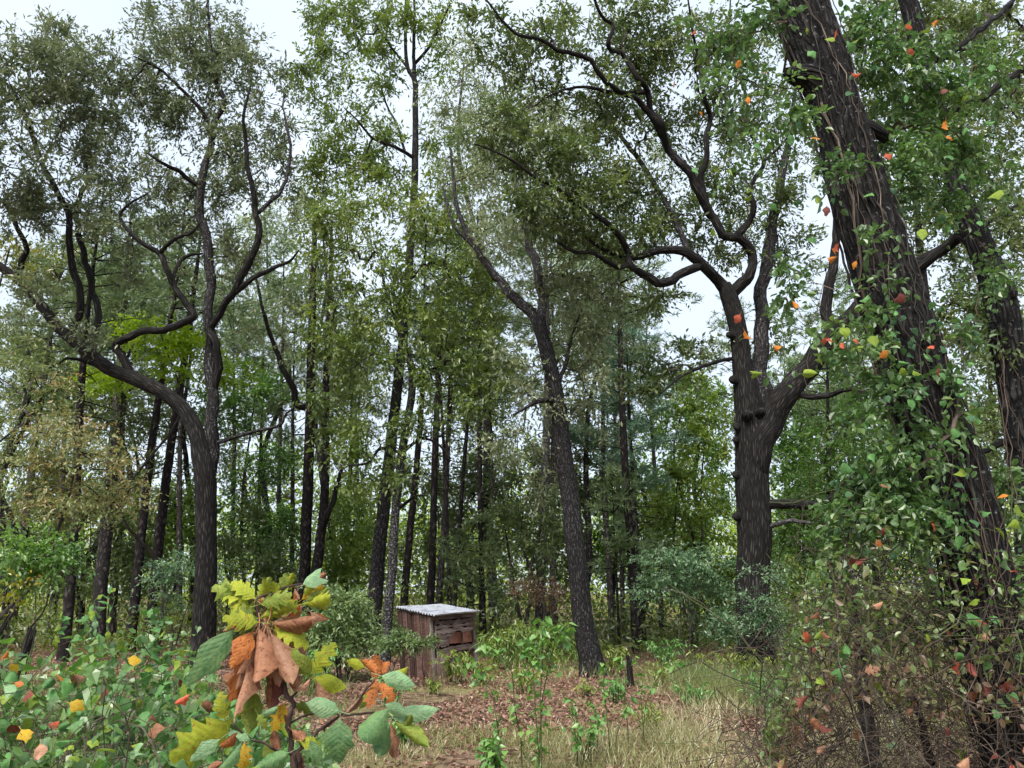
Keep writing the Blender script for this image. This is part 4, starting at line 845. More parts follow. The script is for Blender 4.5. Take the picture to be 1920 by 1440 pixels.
def shed():
    c0 = np.array([-1.52, 16.3, 0.0])
    root = thing('shed', 'small crooked weathered wooden shed with corrugated tin roof', 'shed', c0)
    lx = unit(np.array([-.80, .86, 0])); rx = unit(np.array([.80, .82, 0])); WL, WR = 1.20, 1.18
    nl = np.array([-.86, -.80, 0])/np.linalg.norm([.86, .80]); nr = np.array([.82, -.80, 0])/np.linalg.norm([.82, .80])
    lean = np.array([-.13, .0, 0])                       # it leans left
    ht = lambda a, b: 1.25 + .10*a/WL + .05*b/WR         # wall top, rising to the back
    def pt(a, b, f): return c0 + lx*a + rx*b + np.array([0, 0, ht(a, b)*f]) + lean*f*1.0 + np.array([0, 0, -.04*(1-f)])
    r = np.random.default_rng(3)
    # a dark lining behind the gaps so one sees into the shed, not through it: the far walls are boards too
    a = 0.0; i = 0
    while a < WL - .03:                                  # left wall, upright boards
        w = r.uniform(.06, .115); b = min(a+w, WL); g = .012 if r.uniform() < .6 else .028
        f0 = r.uniform(-.02, .05) if i not in (4,) else .12
        off = nl*r.uniform(0, .014)
        q = [pt(a, 0, f0)+off, pt(a, 0, .985)+off, pt(b-g, 0, .985)+off, pt(b-g, 0, f0+r.uniform(-.02, .02))+off]
        board('wall_board', q, .022, nl, WOOD_V, root, .007, 100+i); a = b; i += 1
    for wall in (0, 1):                                  # the two rear walls
        a = 0.0
        while a < (WR if wall else WL) - .03:
            b = min(a+r.uniform(.12, .18), WR if wall else WL)
            fn = (lambda t, f: pt(WL, t, f)) if wall else (lambda t, f: pt(t, WR, f))
            nn = -nr if wall else -nl
            board('wall_board', [fn(a, 0), fn(a, .98), fn(b-.01, .98), fn(b-.01, 0)], .02, nn, WOOD_V, root, .004, 200+int(a*100)+wall*50); a = b
    # right wall: posts, lintel, ragged cross boards, openings with inner panels
    def rq(b0, b1, f0, f1, off=0.0, skew=0.0):
        o = nr*off
        return [pt(0, b0, f0)+o, pt(0, b1, f0+skew)+o, pt(0, b1, f1+skew)+o, pt(0, b0, f1)+o]
    def post(b, w, f0=0, f1=.99, off=.0, th=.05, mat=WOOD_POST, nm='post'):
        q = rq(b, b+w, f0, f1, off); board(nm, [q[0], q[3], q[2], q[1]], th, nr, mat, root, .004, abs(int(b*1000))+7)
    post(-.02, .05, -.03, .98, .012, .06); post(WR-.05, .055, -.03, .98, .012, .06)
    board('lintel', rq(-.06, WR+.05, .925, .985, .026), .035, nr, WOOD_H, root, .006, 301)
    for k, (f0, f1, b0, b1, sk) in enumerate([(.85, .912, .08, WR-.06, .0), (.785, .84, .08, WR-.06, .005), (.715, .775, .08, WR-.06, .01), (.65, .70, .08, .56, .01),
                                              (.565, .63, .08, .46, .02), (.505, .55, .08, .42, .02), (.41, .49, .08, WR-.05, .03), (.345, .40, .08, .50, .045)]):
        board('wall_plank', rq(b0, b1, f0, f1, .010 + .004*(k % 2), sk), .02, nr, WOOD_H, root, .024, 310+k, n=15)
    board('inner_panel', rq(.44, .82, .55, .72, -.03, .0), .012, nr, WOOD_RED, root, .003, 330)
    board('inner_panel', rq(.845, WR-.08, .55, .72, -.03, .0), .012, nr, WOOD_RED, root, .003, 331)
    post(.79, .045, .50, .72, -.012, .02, WOOD_V, 'batten')
    board('inner_panel', rq(.30, .82, .03, .44, -.04), .012, nr, WOOD_DULL, root, .004, 332)
    board('inner_panel', rq(.86, WR-.06, .05, .46, -.04), .012, nr, WOOD_RED, root, .004, 333)
    post(.80, .07, .0, .47, -.015, .03, WOOD_V, 'batten')
    q = rq(.05, .30, .02, .36, .004); board('wall_plank', [q[0], q[3], q[2], q[1]], .02, nr, WOOD_H, root, .012, 335)
    # roof of three overlapping corrugated sheets
    def rp(a, b, lift): 
        p = c0 + lx*a + rx*b + lean + np.array([0, 0, ht(a, b)+.035+lift]); return p
    ov = .27; tot = WL + ov + .03; ns_ = 3
    for s in range(ns_):
        a0 = -ov + tot*s/ns_ - (.03 if s else 0); a1 = -ov + tot*(s+1)/ns_
        na, nb = 28, 5; A_ = np.linspace(a0, a1, na); Bv = np.linspace(-.07 - r.uniform(0, .03), WR + .02 + r.uniform(0, .03), nb)
        top = np.array([[rp(x, y, .016*math.sin(x*2*math.pi/.095)*1.2 + .006*s + .008*math.sin(y*3+s)) for x in A_] for y in Bv]).reshape(-1, 3)
        V = np.vstack([top, top - [0, 0, .004]]); m = na*nb
        ii, jj = np.meshgrid(np.arange(nb-1), np.arange(na-1), indexing='ij'); Ft = np.stack([ii*na+jj, ii*na+jj+1, (ii+1)*na+jj+1, (ii+1)*na+jj], -1).reshape(-1, 4)
        ed = []
        for j in range(na-1): ed += [(j, m+j, m+j+1, j+1), ((nb-1)*na+j+1, m+(nb-1)*na+j+1, m+(nb-1)*na+j, (nb-1)*na+j)]
        for i2 in range(nb-1): ed += [(i2*na, (i2+1)*na, m+(i2+1)*na, m+i2*na), (i2*na+na-1, m+i2*na+na-1, m+(i2+1)*na+na-1, (i2+1)*na+na-1)]
        F = np.vstack([Ft[:, ::-1], Ft + m, np.array(ed)])
        part('roof_sheet', V, F, TIN, root, smooth=False)
    for b in (.02, WR-.05):                              # rafters under the tin
        board('rafter', [pt(-.05, b, .985), pt(WL+.05, b, .985), pt(WL+.05, b, 1.02), pt(-.05, b, 1.02)], .04, -rx, WOOD_POST, root, .002, 400+int(b*10))
shed()

# ------------------------------------------------------------------ weeds, saplings and stumps of the clearing
def weed(label, px, Y, h, spread, n, mat, L, W, name='weed', cat='plant', droop=.9, nl=14, shape='ovate', up=.25, stemmat=None, keep_tall=False):
    """a clump of arching stems with hanging lance leaves"""
    b = gnd(px, Y); b[2] = float(ground_height(b[0], b[1])); root = thing(name, label, cat, b)
    r = np.random.default_rng(int(px*7+Y*31)); items, LP, LD, LN = [], [], [], []
    for i in range(n):
        an = r.uniform(0, 6.28); ln = h*r.uniform(.6, 1.1) if i else h*1.08; sp = spread*r.uniform(.2, 1)*(0.15 if keep_tall and i == 0 else 1)
        t = np.linspace(0, 1, 7)
        base = b + np.array([r.normal(0, spread*.2), r.normal(0, spread*.2), -.03])
        P = base + np.stack([math.cos(an)*sp*t**1.6, math.sin(an)*sp*t**1.6, ln*np.sin(t*1.75)/math.sin(1.57)], 1) + r.normal(0, .012 + .02*(h > .8), (7, 3))*t[:, None]
        V, F, U = tube(P, np.interp(t, [0, 1], [.007, .002]), 4); items.append((V, F, U))
        tt = np.sort(r.uniform(up, 1, nl)); pos = np.stack([np.interp(tt, t, P[:, k]) for k in range(3)], 1) + r.normal(0, .012 + .035*(nl > 40), (nl, 3))
        d = r.normal(0, 1, (nl, 3)); d[:, 2] = -droop + r.normal(0, .3, nl); d[:, :2] += np.array([math.cos(an), math.sin(an)])*.3
        LP.append(pos); LD.append(d); LN.append(r.normal(0, .4, (nl, 3)) + [0, 0, 1])
    V, F, U = merge(items); part('stems', V, F, stemmat or STEM_GREEN, root, uv=U, stuff=True)
    P, D, Nn = np.concatenate(LP), np.concatenate(LD), np.concatenate(LN); m = len(P); s = r.uniform(.6, 1.2, m)
    V, F, T = leaves(P, D, Nn, L*s, W*s, shape, tint=np.clip(r.normal(.5, .22, m), 0, 1)); part('foliage', V, F, mat, root, tint=T, stuff=True)
    return root

G_WEED = leaf_mat('weed_yellow_green', [(.10, .15, .025), (.17, .23, .035), (.25, .31, .05), (.34, .35, .07)], trans=.4)
G_HEART = leaf_mat('vine_leaf_green', [(.07, .17, .04), (.115, .25, .055), (.17, .33, .08), (.26, .40, .10)], trans=.35)
for a in [('drooping yellow-green weed against the right corner of the shed', 858, 15.4, .62, .42, 20, G_WEED, .12, .035),
          ('low yellow-green weed in the leaf litter right of the shed', 905, 15.2, .42, .34, 14, G_WEED, .11, .03),
          ('small weed clump in the leaves in front of the shed', 815, 14.2, .30, .2, 8, G_WEED, .10, .03),
          ('pale grassy weed at the foot of the leaning tree', 1095, 13.6, .30, .2, 8, G_WEED, .12, .02),
          ('tall yellow-green weeds at the foot of the great oak', 1375, 15.6, .75, .55, 26, G_WEED, .12, .025),
          ('yellow-green weeds right of the great oak foot', 1440, 15.3, .60, .45, 20, G_WEED, .12, .025),
          ('lime weeds left of the great oak foot', 1300, 16.5, .60, .5, 20, G_WEED, .12, .025),
          ('green weeds in the shade left of the shed', 600, 14.5, .75, .5, 24, L_FRESH, .10, .04),
          ('green weeds between the bush and the vine bank', 520, 13.8, .7, .5, 24, L_FRESH, .10, .04),
          ('light weeds beside the dark stump right of the leaning tree', 1225, 15.0, .5, .35, 14, G_WEED, .10, .03),
          ('green weed tuft left of the dark stump', 1150, 13.0, .38, .3, 12, L_FRESH, .09, .035),
          ('leafy green weeds in front of the shed left corner', 735, 12.8, .45, .4, 16, L_FRESH, .09, .035),
          ('yellowish weeds in the litter midway between shed and leaning tree', 985, 14.0, .42, .36, 14, G_WEED, .11, .03),
          ('low green weeds in the grass left of the great oak', 1290, 12.4, .40, .45, 16, L_FRESH, .085, .035),
          ('pale weeds in the straw grass at lower right of centre', 1210, 10.6, .34, .35, 12, G_WEED, .09, .025),
          ('green weeds at the right foot of the leaning tree', 1150, 16.6, .6, .4, 18, G_WEED, .11, .03),
          ('leafy weeds in the shade beyond the leaning tree', 1240, 18.0, .7, .6, 24, L_FRESH, .11, .04),
          ('green weeds beside the brambles at the edge of the straw', 1420, 11.5, .6, .5, 18, L_FRESH, .09, .035),
          ('low weeds in front of the oak sapling at the clearing edge', 760, 9.6, .36, .4, 14, L_FRESH, .08, .035),
          ('thin straggling weed at the lower edge right of centre', 1090, 9.2, .55, .3, 6, G_HEART, .085, .05)]:
    weed(*a)
weed('vine-wound green sapling standing tallest in the clearing right of the shed', 990, 7.8, 1.42, .8, 5, G_HEART, .085, .055, name='sapling', cat='sapling', droop=.6, nl=56, shape='heart', up=.12, keep_tall=True)
weed('slender sapling with heart-shaped leaves in front of the leaning tree', 1160, 9.4, .95, .75, 5, G_HEART, .10, .065, name='sapling', cat='sapling', droop=.5, nl=14, shape='heart', up=.25, keep_tall=True)
weed('small leafy seedling right of the vine-wound sapling', 1085, 8.6, .55, .42, 6, G_HEART, .09, .06, name='sapling', cat='sapling', droop=.4, nl=8, shape='heart')
weed('small green seedling low left of the vine-wound sapling', 925, 7.9, .42, .34, 9, G_HEART, .085, .055, name='sapling', cat='sapling', droop=.4, nl=10, shape='heart')

def stump(label, px, Y, h, w, lean=0.0):
    b = gnd(px, Y); root = thing('stump', label, 'stump', b); r = np.random.default_rng(int(px))
    zs = np.linspace(-.1, h, 7); P = np.stack([b[0]+lean*zs, np.full(7, b[1]), zs], 1)
    V, F, U = tube(P, np.interp(zs, [0, h*.4, h], [w*1.25, w, w*.9]), 10, cap=True, rough=.12, seed=int(px)); tr = part('trunk', V, F, BARK_DARK, root, uv=U, smooth=True)
    S = P[-1] + np.stack([r.normal(0, w*.5, 6), r.normal(0, w*.5, 6), np.zeros(6)], 1); E = S + np.stack([r.normal(0, .02, 6), r.normal(0, .02, 6), r.uniform(.04, .13, 6)], 1)
    V, F, U = edges_mesh(S, (S+E)/2, E, np.full(6, w*.28), np.full(6, .003), 4); part('splinters', V, F, BARK_DARK, tr, uv=U, stuff=True)
stump('short dark stump right of the leaning tree foot', 1178, 15.2, .50, .055)
stump('snapped dark stump among the vines at far left', 46, 16.5, .95, .09, .16)

# ------------------------------------------------------------------ single leaves: shared meshes, one object each
def leaf_shape(kind, curl=.2, roll=.25, seed=0):
    """outline of half a leaf from base to tip; unit length along +Y, blade near the XY plane"""
    r = np.random.default_rng(seed)
    if kind == 'lobed':
        u = [0, .10, .20, .27, .33, .42, .50, .56, .62, .72, .78, .84, .92, 1.0]; w = [.012, .05, .20, .27, .13, .30, .38, .20, .17, .30, .16, .10, .13, 0]
        sh = [0, 0, .02, .06, 0, .03, .09, .02, 0, .07, .03, 0, .02, 0]
    elif kind == 'plain':
        u = [0, .08, .18, .30, .45, .60, .74, .86, .95, 1.0]; w = [.012, .10, .22, .31, .36, .34, .27, .16, .07, 0]; sh = [0]*10
    elif kind == 'heart':
        u = [.06, -.04, .02, .18, .38, .58, .76, .90, 1.0]; w = [.0, .16, .34, .44, .42, .31, .17, .07, 0]; sh = [0]*9
    n = len(u); u = np.array(u, float); w = np.array(w, float)*(1 + r.normal(0, .06, n)); v = u + np.array(sh)
    cols = (0, .55, 1.0) if kind != 'heart' else (0, 1.0)
    V = [(0, max(cu, 0), 0) for cu in u]
    for s in (1, -1):
        e = [(s*cw*(1+r.normal(0, .12)), cu + (r.normal(0, .022) if 0 < q_ < n-1 else 0)) for q_, (cu, cw) in enumerate(zip(v, w))]
        for f in cols[1:]:
            for q_ in range(n): V.append((e[q_][0]*f, max(u[q_], 0)*(1-f) + e[q_][1]*f, 0))
    V = np.array(V)
    x, y = V[:, 0], V[:, 1]
    z = curl*(y - y*y*1.6) - roll*np.abs(x)**1.5*2.0 + .035*np.sin(8*y + 5*np.abs(x) + seed)*np.minimum(1, np.abs(x)*6) + .05*x*math.sin(seed*1.7)*np.sin(4*y)
    V = np.stack([x*(1 - .5*roll*np.abs(x)), y, z], 1)
    F = []; m = len(cols)
    for i in range(n-1):
        for k in range(m-1):
            a0, a1 = (0 if k == 0 else k*n), (k+1)*n
            F.append((a0+i, a0+i+1, a1+i+1, a1+i))
            b0, b1 = (0 if k == 0 else (m-1+k)*n), (m+k)*n
            F.append((b0+i+1, b0+i, b1+i, b1+i+1))
    o = len(V); V = np.vstack([V, [(-.009, .06, .0), (.009, .06, 0), (.012, -.16, -.02), (-.012, -.16, -.02), (.012, -.32, .02), (-.012, -.32, .02)]])   # the leaf stalk
    F += [(o, o+1, o+2, o+3), (o+3, o+2, o+4, o+5)]
    UV = np.array([(V[j][0]+.5, V[j][1]) for f in F for j in f])
    return V, np.array(F), UV

def big_leaf_mat(name, base, edge, vein, spots=None, trans=.3, rough=.6, spec=.25):
    m, ns, ls, b = nodes_of(name)
    uv = ns.new('ShaderNodeUVMap'); sp = ns.new('ShaderNodeSeparateXYZ'); ls.new(uv.outputs[0], sp.inputs[0])
    def math_(op, a, bv=None, c=None):
        n = ns.new('ShaderNodeMath'); n.operation = op
        for i, q in enumerate((a, bv, c)):
            if q is None: continue
            if isinstance(q, (int, float)): n.inputs[i].default_value = q
            else: ls.new(q, n.inputs[i])
        return n.outputs[0]
    ax = math_('ABSOLUTE', math_('SUBTRACT', sp.outputs[0], .5))
    ve = math_('SUBTRACT', sp.outputs[1], math_('MULTIPLY', ax, .75))
    fr = math_('ABSOLUTE', math_('SUBTRACT', math_('FRACT', math_('MULTIPLY', ve, 9.0)), .5))
    vv = math_('MAXIMUM', math_('GREATER_THAN', fr, .46), math_('LESS_THAN', ax, .010))
    oi = ns.new('ShaderNodeObjectInfo'); mu = math_('MULTIPLY', oi.outputs['Random'], 40.0)
    va = ns.new('ShaderNodeVectorMath'); va.operation = 'ADD'; ls.new(uv.outputs[0], va.inputs[0]); ls.new(mu, va.inputs[1])
    n1 = ns.new('ShaderNodeTexNoise'); n1.inputs['Scale'].default_value = 5; n1.inputs['Detail'].default_value = 6; n1.inputs['Roughness'].default_value = .65; ls.new(va.outputs[0], n1.inputs['Vector'])
    r = ramp(ns, [(.38, base), (.66, edge)]); ls.new(n1.outputs['Fac'], r.inputs['Fac'])
    mx = ns.new('ShaderNodeMix'); mx.data_type = 'RGBA'; mx.inputs[7].default_value = (*vein, 1); ls.new(math_('MULTIPLY', vv, .22), mx.inputs[0]); ls.new(r.outputs[0], mx.inputs[6])
    col = mx.outputs[2]
    if spots:
        n2 = ns.new('ShaderNodeTexNoise'); n2.inputs['Scale'].default_value = 13; n2.inputs['Detail'].default_value = 3; ls.new(va.outputs[0], n2.inputs['Vector'])
        r2 = ramp(ns, [(.58, (0, 0, 0)), (.66, (1, 1, 1))]); ls.new(n2.outputs['Fac'], r2.inputs['Fac'])
        m2 = ns.new('ShaderNodeMix'); m2.data_type = 'RGBA'; m2.inputs[7].default_value = (*spots, 1); ls.new(r2.outputs[0], m2.inputs[0]); ls.new(col, m2.inputs[6]); col = m2.outputs[2]
    hv = ns.new('ShaderNodeHueSaturation'); mr = ns.new('ShaderNodeMapRange'); mr.inputs['To Min'].default_value = .75; mr.inputs['To Max'].default_value = 1.2
    ls.new(oi.outputs['Random'], mr.inputs['Value']); ls.new(mr.outputs[0], hv.inputs['Value']); ls.new(col, hv.inputs['Color'])
    ls.new(hv.outputs[0], b.inputs['Base Color']); b.inputs['Roughness'].default_value = rough; b.inputs['Specular IOR Level'].default_value = spec
    bp = ns.new('ShaderNodeBump'); bp.inputs['Strength'].default_value = .55; bp.inputs['Distance'].default_value = .012; ls.new(math_('MULTIPLY_ADD', fr, .22, n1.outputs['Fac']), bp.inputs['Height']); ls.new(bp.outputs[0], b.inputs['Normal'])
    t = ns.new('ShaderNodeBsdfTranslucent'); ls.new(hv.outputs[0], t.inputs['Color']); ms = ns.new('ShaderNodeMixShader'); ms.inputs[0].default_value = trans
    ls.new(b.outputs[0], ms.inputs[1]); ls.new(t.outputs[0], ms.inputs[2]); ls.new(ms.outputs[0], ns['Material Output'].inputs['Surface'])
    return m
BL = {'yg': big_leaf_mat('leaf_lime_yellow', (.24, .30, .02), (.38, .40, .03), (.34, .38, .08), (.30, .18, .04)),
      'ol': big_leaf_mat('leaf_olive', (.15, .22, .03), (.26, .32, .05), (.28, .32, .10), (.22, .14, .04)),
      'gr': big_leaf_mat('leaf_waxy_green', (.075, .18, .06), (.17, .28, .10), (.28, .38, .18), None, rough=.5, spec=.35),
      'pg': big_leaf_mat('leaf_pale_green', (.16, .31, .14), (.30, .44, .22), (.45, .55, .38), None, rough=.5, spec=.35),
      'ye': big_leaf_mat('leaf_yellow', (.50, .34, .02), (.62, .36, .03), (.55, .40, .10), (.42, .14, .03)),
      'br': big_leaf_mat('leaf_brown', (.20, .08, .04), (.31, .145, .075), (.42, .24, .14), (.14, .05, .03), trans=.12, rough=.6),
      'pk': big_leaf_mat('leaf_tan', (.30, .145, .08), (.42, .23, .14), (.44, .27, .18), (.26, .10, .05), trans=.12, rough=.6),
      'ru': big_leaf_mat('leaf_rust', (.34, .10, .025), (.46, .16, .035), (.42, .18, .07), (.16, .04, .02), trans=.2, rough=.55),
      'dk': big_leaf_mat('leaf_dark_red', (.13, .03, .022), (.20, .055, .035), (.24, .08, .05), None, trans=.12, rough=.6),
      'or': big_leaf_mat('leaf_orange', (.60, .17, .03), (.72, .28, .04), (.62, .26, .08), (.50, .34, .05), trans=.4),
      'rd': big_leaf_mat('leaf_coral', (.58, .10, .05), (.66, .18, .09), (.60, .18, .12), None, trans=.4),
      'vg': big_leaf_mat('leaf_vine_green', (.08, .22, .055), (.15, .32, .09), (.22, .36, .14), None, rough=.5, spec=.35),
      'vl': big_leaf_mat('leaf_vine_lime', (.17, .28, .03), (.28, .38, .05), (.33, .42, .10), (.40, .30, .05)),
      'vd': big_leaf_mat('leaf_vine_deep', (.035, .095, .035), (.07, .16, .06), (.12, .22, .10), None, rough=.5, spec=.35)}
LSH = {}
def leaf_data(kind, var):
    k = (kind, var)
    if k not in LSH:
        V, F, U = leaf_shape(kind, [.12, -.25, .35, .05][var], [.35, .9, .15, 1.3][var], var*5+len(kind))
        LSH[k] = mesh_data('leaf_'+kind, V, F, BL['gr'], uv=U, smooth=True)
    return LSH[k]

def place_leaf(parent, base, tip, col, kind='plain', width=1.0, twist=0.0, var=0, toward=None, name='leaf'):
    me = leaf_data(kind, var)
    base, tip = np.asarray(base, float), np.asarray(tip, float); L = np.linalg.norm(tip-base); y = (tip-base)/L
    f = np.array([0, -1.0, .25]) if toward is None else np.asarray(toward, float)
    z = f - y*f.dot(y); z = unit(z) if np.linalg.norm(z) > .05 else unit(np.cross(y, [1, 0, 0]))
    c, s = math.cos(twist), math.sin(twist); z = z*c + np.cross(y, z)*s; x = np.cross(y, z)
    M = np.eye(4); M[:3, 0] = x*L*width; M[:3, 1] = y*L; M[:3, 2] = z*L*min(1, width); M[:3, 3] = base - np.array(parent.location)
    o = bpy.data.objects.new(name, me); COL.objects.link(o); o.parent = parent; o.matrix_local = Matrix(M.tolist())
    o.material_slots[0].link = 'OBJECT'; o.material_slots[0].material = BL[col]
    return o

# ------------------------------------------------------------------ the oak sapling in the foreground
def oak_sapling():
    Y0 = 2.05; zp = lambda zx, zy: (300 + zx/3.556, 1040 + zy/3.556)
    W = lambda zx, zy, d=0.0: at(*zp(zx, zy), Y0+d)
    foot = W(890, 1420); foot = np.array([foot[0]+.03, foot[1], 0.0])
    root = thing('oak_sapling', 'young oak in the foreground with large lobed yellow, green and brown leaves', 'sapling', foot)
    r = np.random.default_rng(8)
    def twig(pts, r0, r1, nm, d=0.0):
        P = np.array([p if len(p) == 3 else W(p[0], p[1], d*i/max(1, len(pts)-1)) for i, p in enumerate(pts)], float)
        Q, R = smooth_path(P, np.linspace(r0, r1, len(P)), 4, .25, int(pts[-1][0]))
        V, F, U = tube(Q, R, 8, rough=.08, seed=3); part(nm, V, F, BARK_TW, root, uv=U, smooth=True)
    twig([tuple(foot - [0, 0, .05]), (897, 1700), (893, 1420), (880, 1250), (870, 1050), (858, 920), (800, 780), (730, 610), (665, 440), (650, 300), (780, 240), (950, 200)], .009, .0025, 'stem')
    twig([(893, 1335), (1000, 1230), (1130, 1120), (1220, 1070), (1340, 950), (1430, 840)], .005, .002, 'branch', -.05)
    twig([(1220, 1072), (1380, 1060), (1530, 1080), (1560, 1100)], .003, .002, 'branch', .05)
    twig([(880, 1330), (780, 1300), (690, 1255), (590, 1228), (480, 1120)], .004, .0018, 'branch', -.08)
    twig([(866, 960), (940, 890), (1010, 815)], .003, .0018, 'branch', .03)
    twig([(1220, 1075), (1100, 1050), (920, 1090), (872, 1110)], .002, .0025, 'branch', 0)
    twig([(660, 450), (560, 470), (500, 500)], .002, .0015, 'branch', -.05)
    Ls = [(640, 290, 390, 225, 'yg', 'lobed', 1.0), (640, 300, 470, 165, 'yg', 'lobed', .8), (645, 280, 705, 150, 'yg', 'lobed', 1.1), (640, 420, 445, 390, 'ol', 'lobed', 1.2), (640, 380, 470, 320, 'yg', 'lobed', 1.0),
          (800, 290, 890, 120, 'yg', 'lobed', .9), (800, 290, 745, 175, 'yg', 'lobed', .9), (700, 300, 905, 350, 'yg', 'lobed', .9), (780, 260, 870, 330, 'ye', 'lobed', .9), (945, 330, 1155, 285, 'yg', 'lobed', .95), (945, 300, 1085, 215, 'ye', 'lobed', .9),
          (955, 200, 1075, 85, 'pg', 'plain', .8), (955, 200, 1120, 160, 'pg', 'plain', .7), (690, 440, 780, 345, 'ye', 'lobed', 1.0), (750, 450, 960, 590, 'ye', 'lobed', 1.1), (760, 460, 1025, 425, 'br', 'plain', .6), (810, 420, 955, 345, 'pk', 'plain', .8),
          (490, 470, 415, 510, 'pk', 'plain', .9), (560, 460, 535, 510, 'ye', 'plain', .9), (505, 490, 160, 890, 'gr', 'plain', .52), (620, 510, 480, 750, 'ru', 'plain', .75), (650, 490, 470, 985, 'br', 'lobed', .75), (660, 500, 655, 870, 'br', 'plain', .72),
          (735, 540, 905, 935, 'br', 'plain', .62), (760, 620, 770, 1030, 'dk', 'lobed', .62), (700, 560, 590, 890, 'br', 'lobed', .8), (690, 480, 540, 800, 'br', 'plain', .8), (640, 520, 500, 900, 'pk', 'lobed', .6), (720, 560, 830, 880, 'br', 'lobed', .7),
          (600, 700, 490, 1090, 'pk', 'plain', .4), (700, 300, 600, 300, 'pk', 'plain', .8), (900, 230, 930, 300, 'pk', 'plain', .8), (1000, 380, 1110, 440, 'pk', 'plain', .5),
          (1010, 810, 865, 640, 'ol', 'plain', .8), (1010, 805, 1155, 590, 'yg', 'lobed', .9), (1020, 825, 1245, 885, 'yg', 'plain', .75), (1040, 840, 1080, 1125, 'pk', 'plain', .5), (1000, 830, 900, 910, 'pk', 'plain', .6),
          (1435, 830, 1440, 670, 'ru', 'lobed', 1.3), (1440, 790, 1345, 700, 'ru', 'plain', .9), (1440, 790, 1530, 710, 'ru', 'plain', .9), (1440, 830, 1385, 1020, 'ru', 'lobed', .8), (1450, 850, 1575, 985, 'ru', 'lobed', .9),
          (1360, 750, 1240, 705, 'yg', 'plain', .8), (1500, 800, 1665, 755, 'yg', 'plain', .7), (1480, 810, 1705, 880, 'pg', 'plain', .75), (1330, 1030, 1380, 920, 'ol', 'plain', .8), (1230, 1060, 1360, 930, 'pk', 'plain', .4),
          (1520, 1030, 1330, 1250, 'gr', 'plain', 1.15), (1200, 1090, 1180, 1400, 'gr', 'plain', 1.05), (1545, 1090, 1865, 1025, 'pg', 'plain', .55), (1500, 1000, 1650, 1070, 'pg', 'plain', .8), (1560, 1110, 1805, 1285, 'ol', 'plain', .5),
          (1540, 1130, 1570, 1370, 'br', 'plain', .6), (1530, 1140, 1450, 1355, 'gr', 'plain', .9), (1195, 1045, 975, 985, 'pg', 'plain', .85), (1060, 1050, 885, 1000, 'ol', 'lobed', .9), (1590, 1180, 1690, 1060, 'ol', 'plain', .5),
          (590, 1200, 625, 900, 'ol', 'plain', .85), (440, 1110, 385, 920, 'yg', 'lobed', 1.0), (485, 1095, 45, 1375, 'yg', 'lobed', .82), (400, 1230, 190, 1385, 'pg', 'plain', .6), (515, 1185, 395, 1285, 'ru', 'plain', .8), (565, 1250, 540, 1440, 'ye', 'lobed', 1.1),
          (545, 1250, 390, 1440, 'gr', 'plain', .6), (860, 1320, 660, 1420, 'gr', 'plain', 1.1), (840, 980, 735, 1190, 'ye', 'lobed', .9), (760, 1170, 800, 1310, 'br', 'plain', .8), (880, 1170, 965, 1240, 'br', 'plain', .9), (930, 1240, 1070, 1265, 'yg', 'plain', .8),
          (690, 1060, 790, 1020, 'pg', 'plain', .8), (650, 1060, 710, 1170, 'ol', 'lobed', .9), (300, 1440, 420, 1385, 'br', 'plain', .7), (865, 1140, 805, 1070, 'br', 'plain', .8), (600, 1230, 500, 1210, 'pg', 'plain', .7), (900, 1340, 960, 1440, 'br', 'plain', .7), (1000, 1230, 1080, 1420, 'gr', 'plain', .6), (700, 1250, 760, 1400, 'ol', 'plain', .7)]
    for x0, y0, x1, y1, c, k, w in [q for q in Ls if q[1] < 720 and q[0] < 1100 and q[4] != 'gr']:      # the tight clump has leaves behind leaves
        a_ = r.normal(0, 38, 4); Ls.append((x0 + a_[0]*.5, y0 + a_[1]*.5, x1 + a_[2], y1 + a_[3], {'yg': 'ol', 'br': 'pk', 'pk': 'ru', 'ye': 'yg', 'ol': 'yg'}.get(c, 'br'), k, w*.9))
    for i, (x0, y0, x1, y1, c, k, w) in enumerate(Ls):
        d0 = r.uniform(-.05, .05) + (-.08 if c in ('gr', 'pg') else 0); ln = math.hypot(x1-x0, y1-y0)/3.556*Y0/F_PX
        d1 = d0 + r.uniform(-.5, .25)*ln
        rolled = c in ('br', 'pk', 'dk')
        place_leaf(root, W(x0, y0, d0), W(x1, y1, d1), c, k, w*(1.0 if not rolled else 1.15), r.uniform(-.45, .45), (3 if i % 2 else 1) if rolled else int(r.integers(0, 3)))
BARK_TW = bark_mat('sapling_bark', (.05, .03, .025), (.13, .09, .075), su=60, sv=20, bump=.3)
oak_sapling()

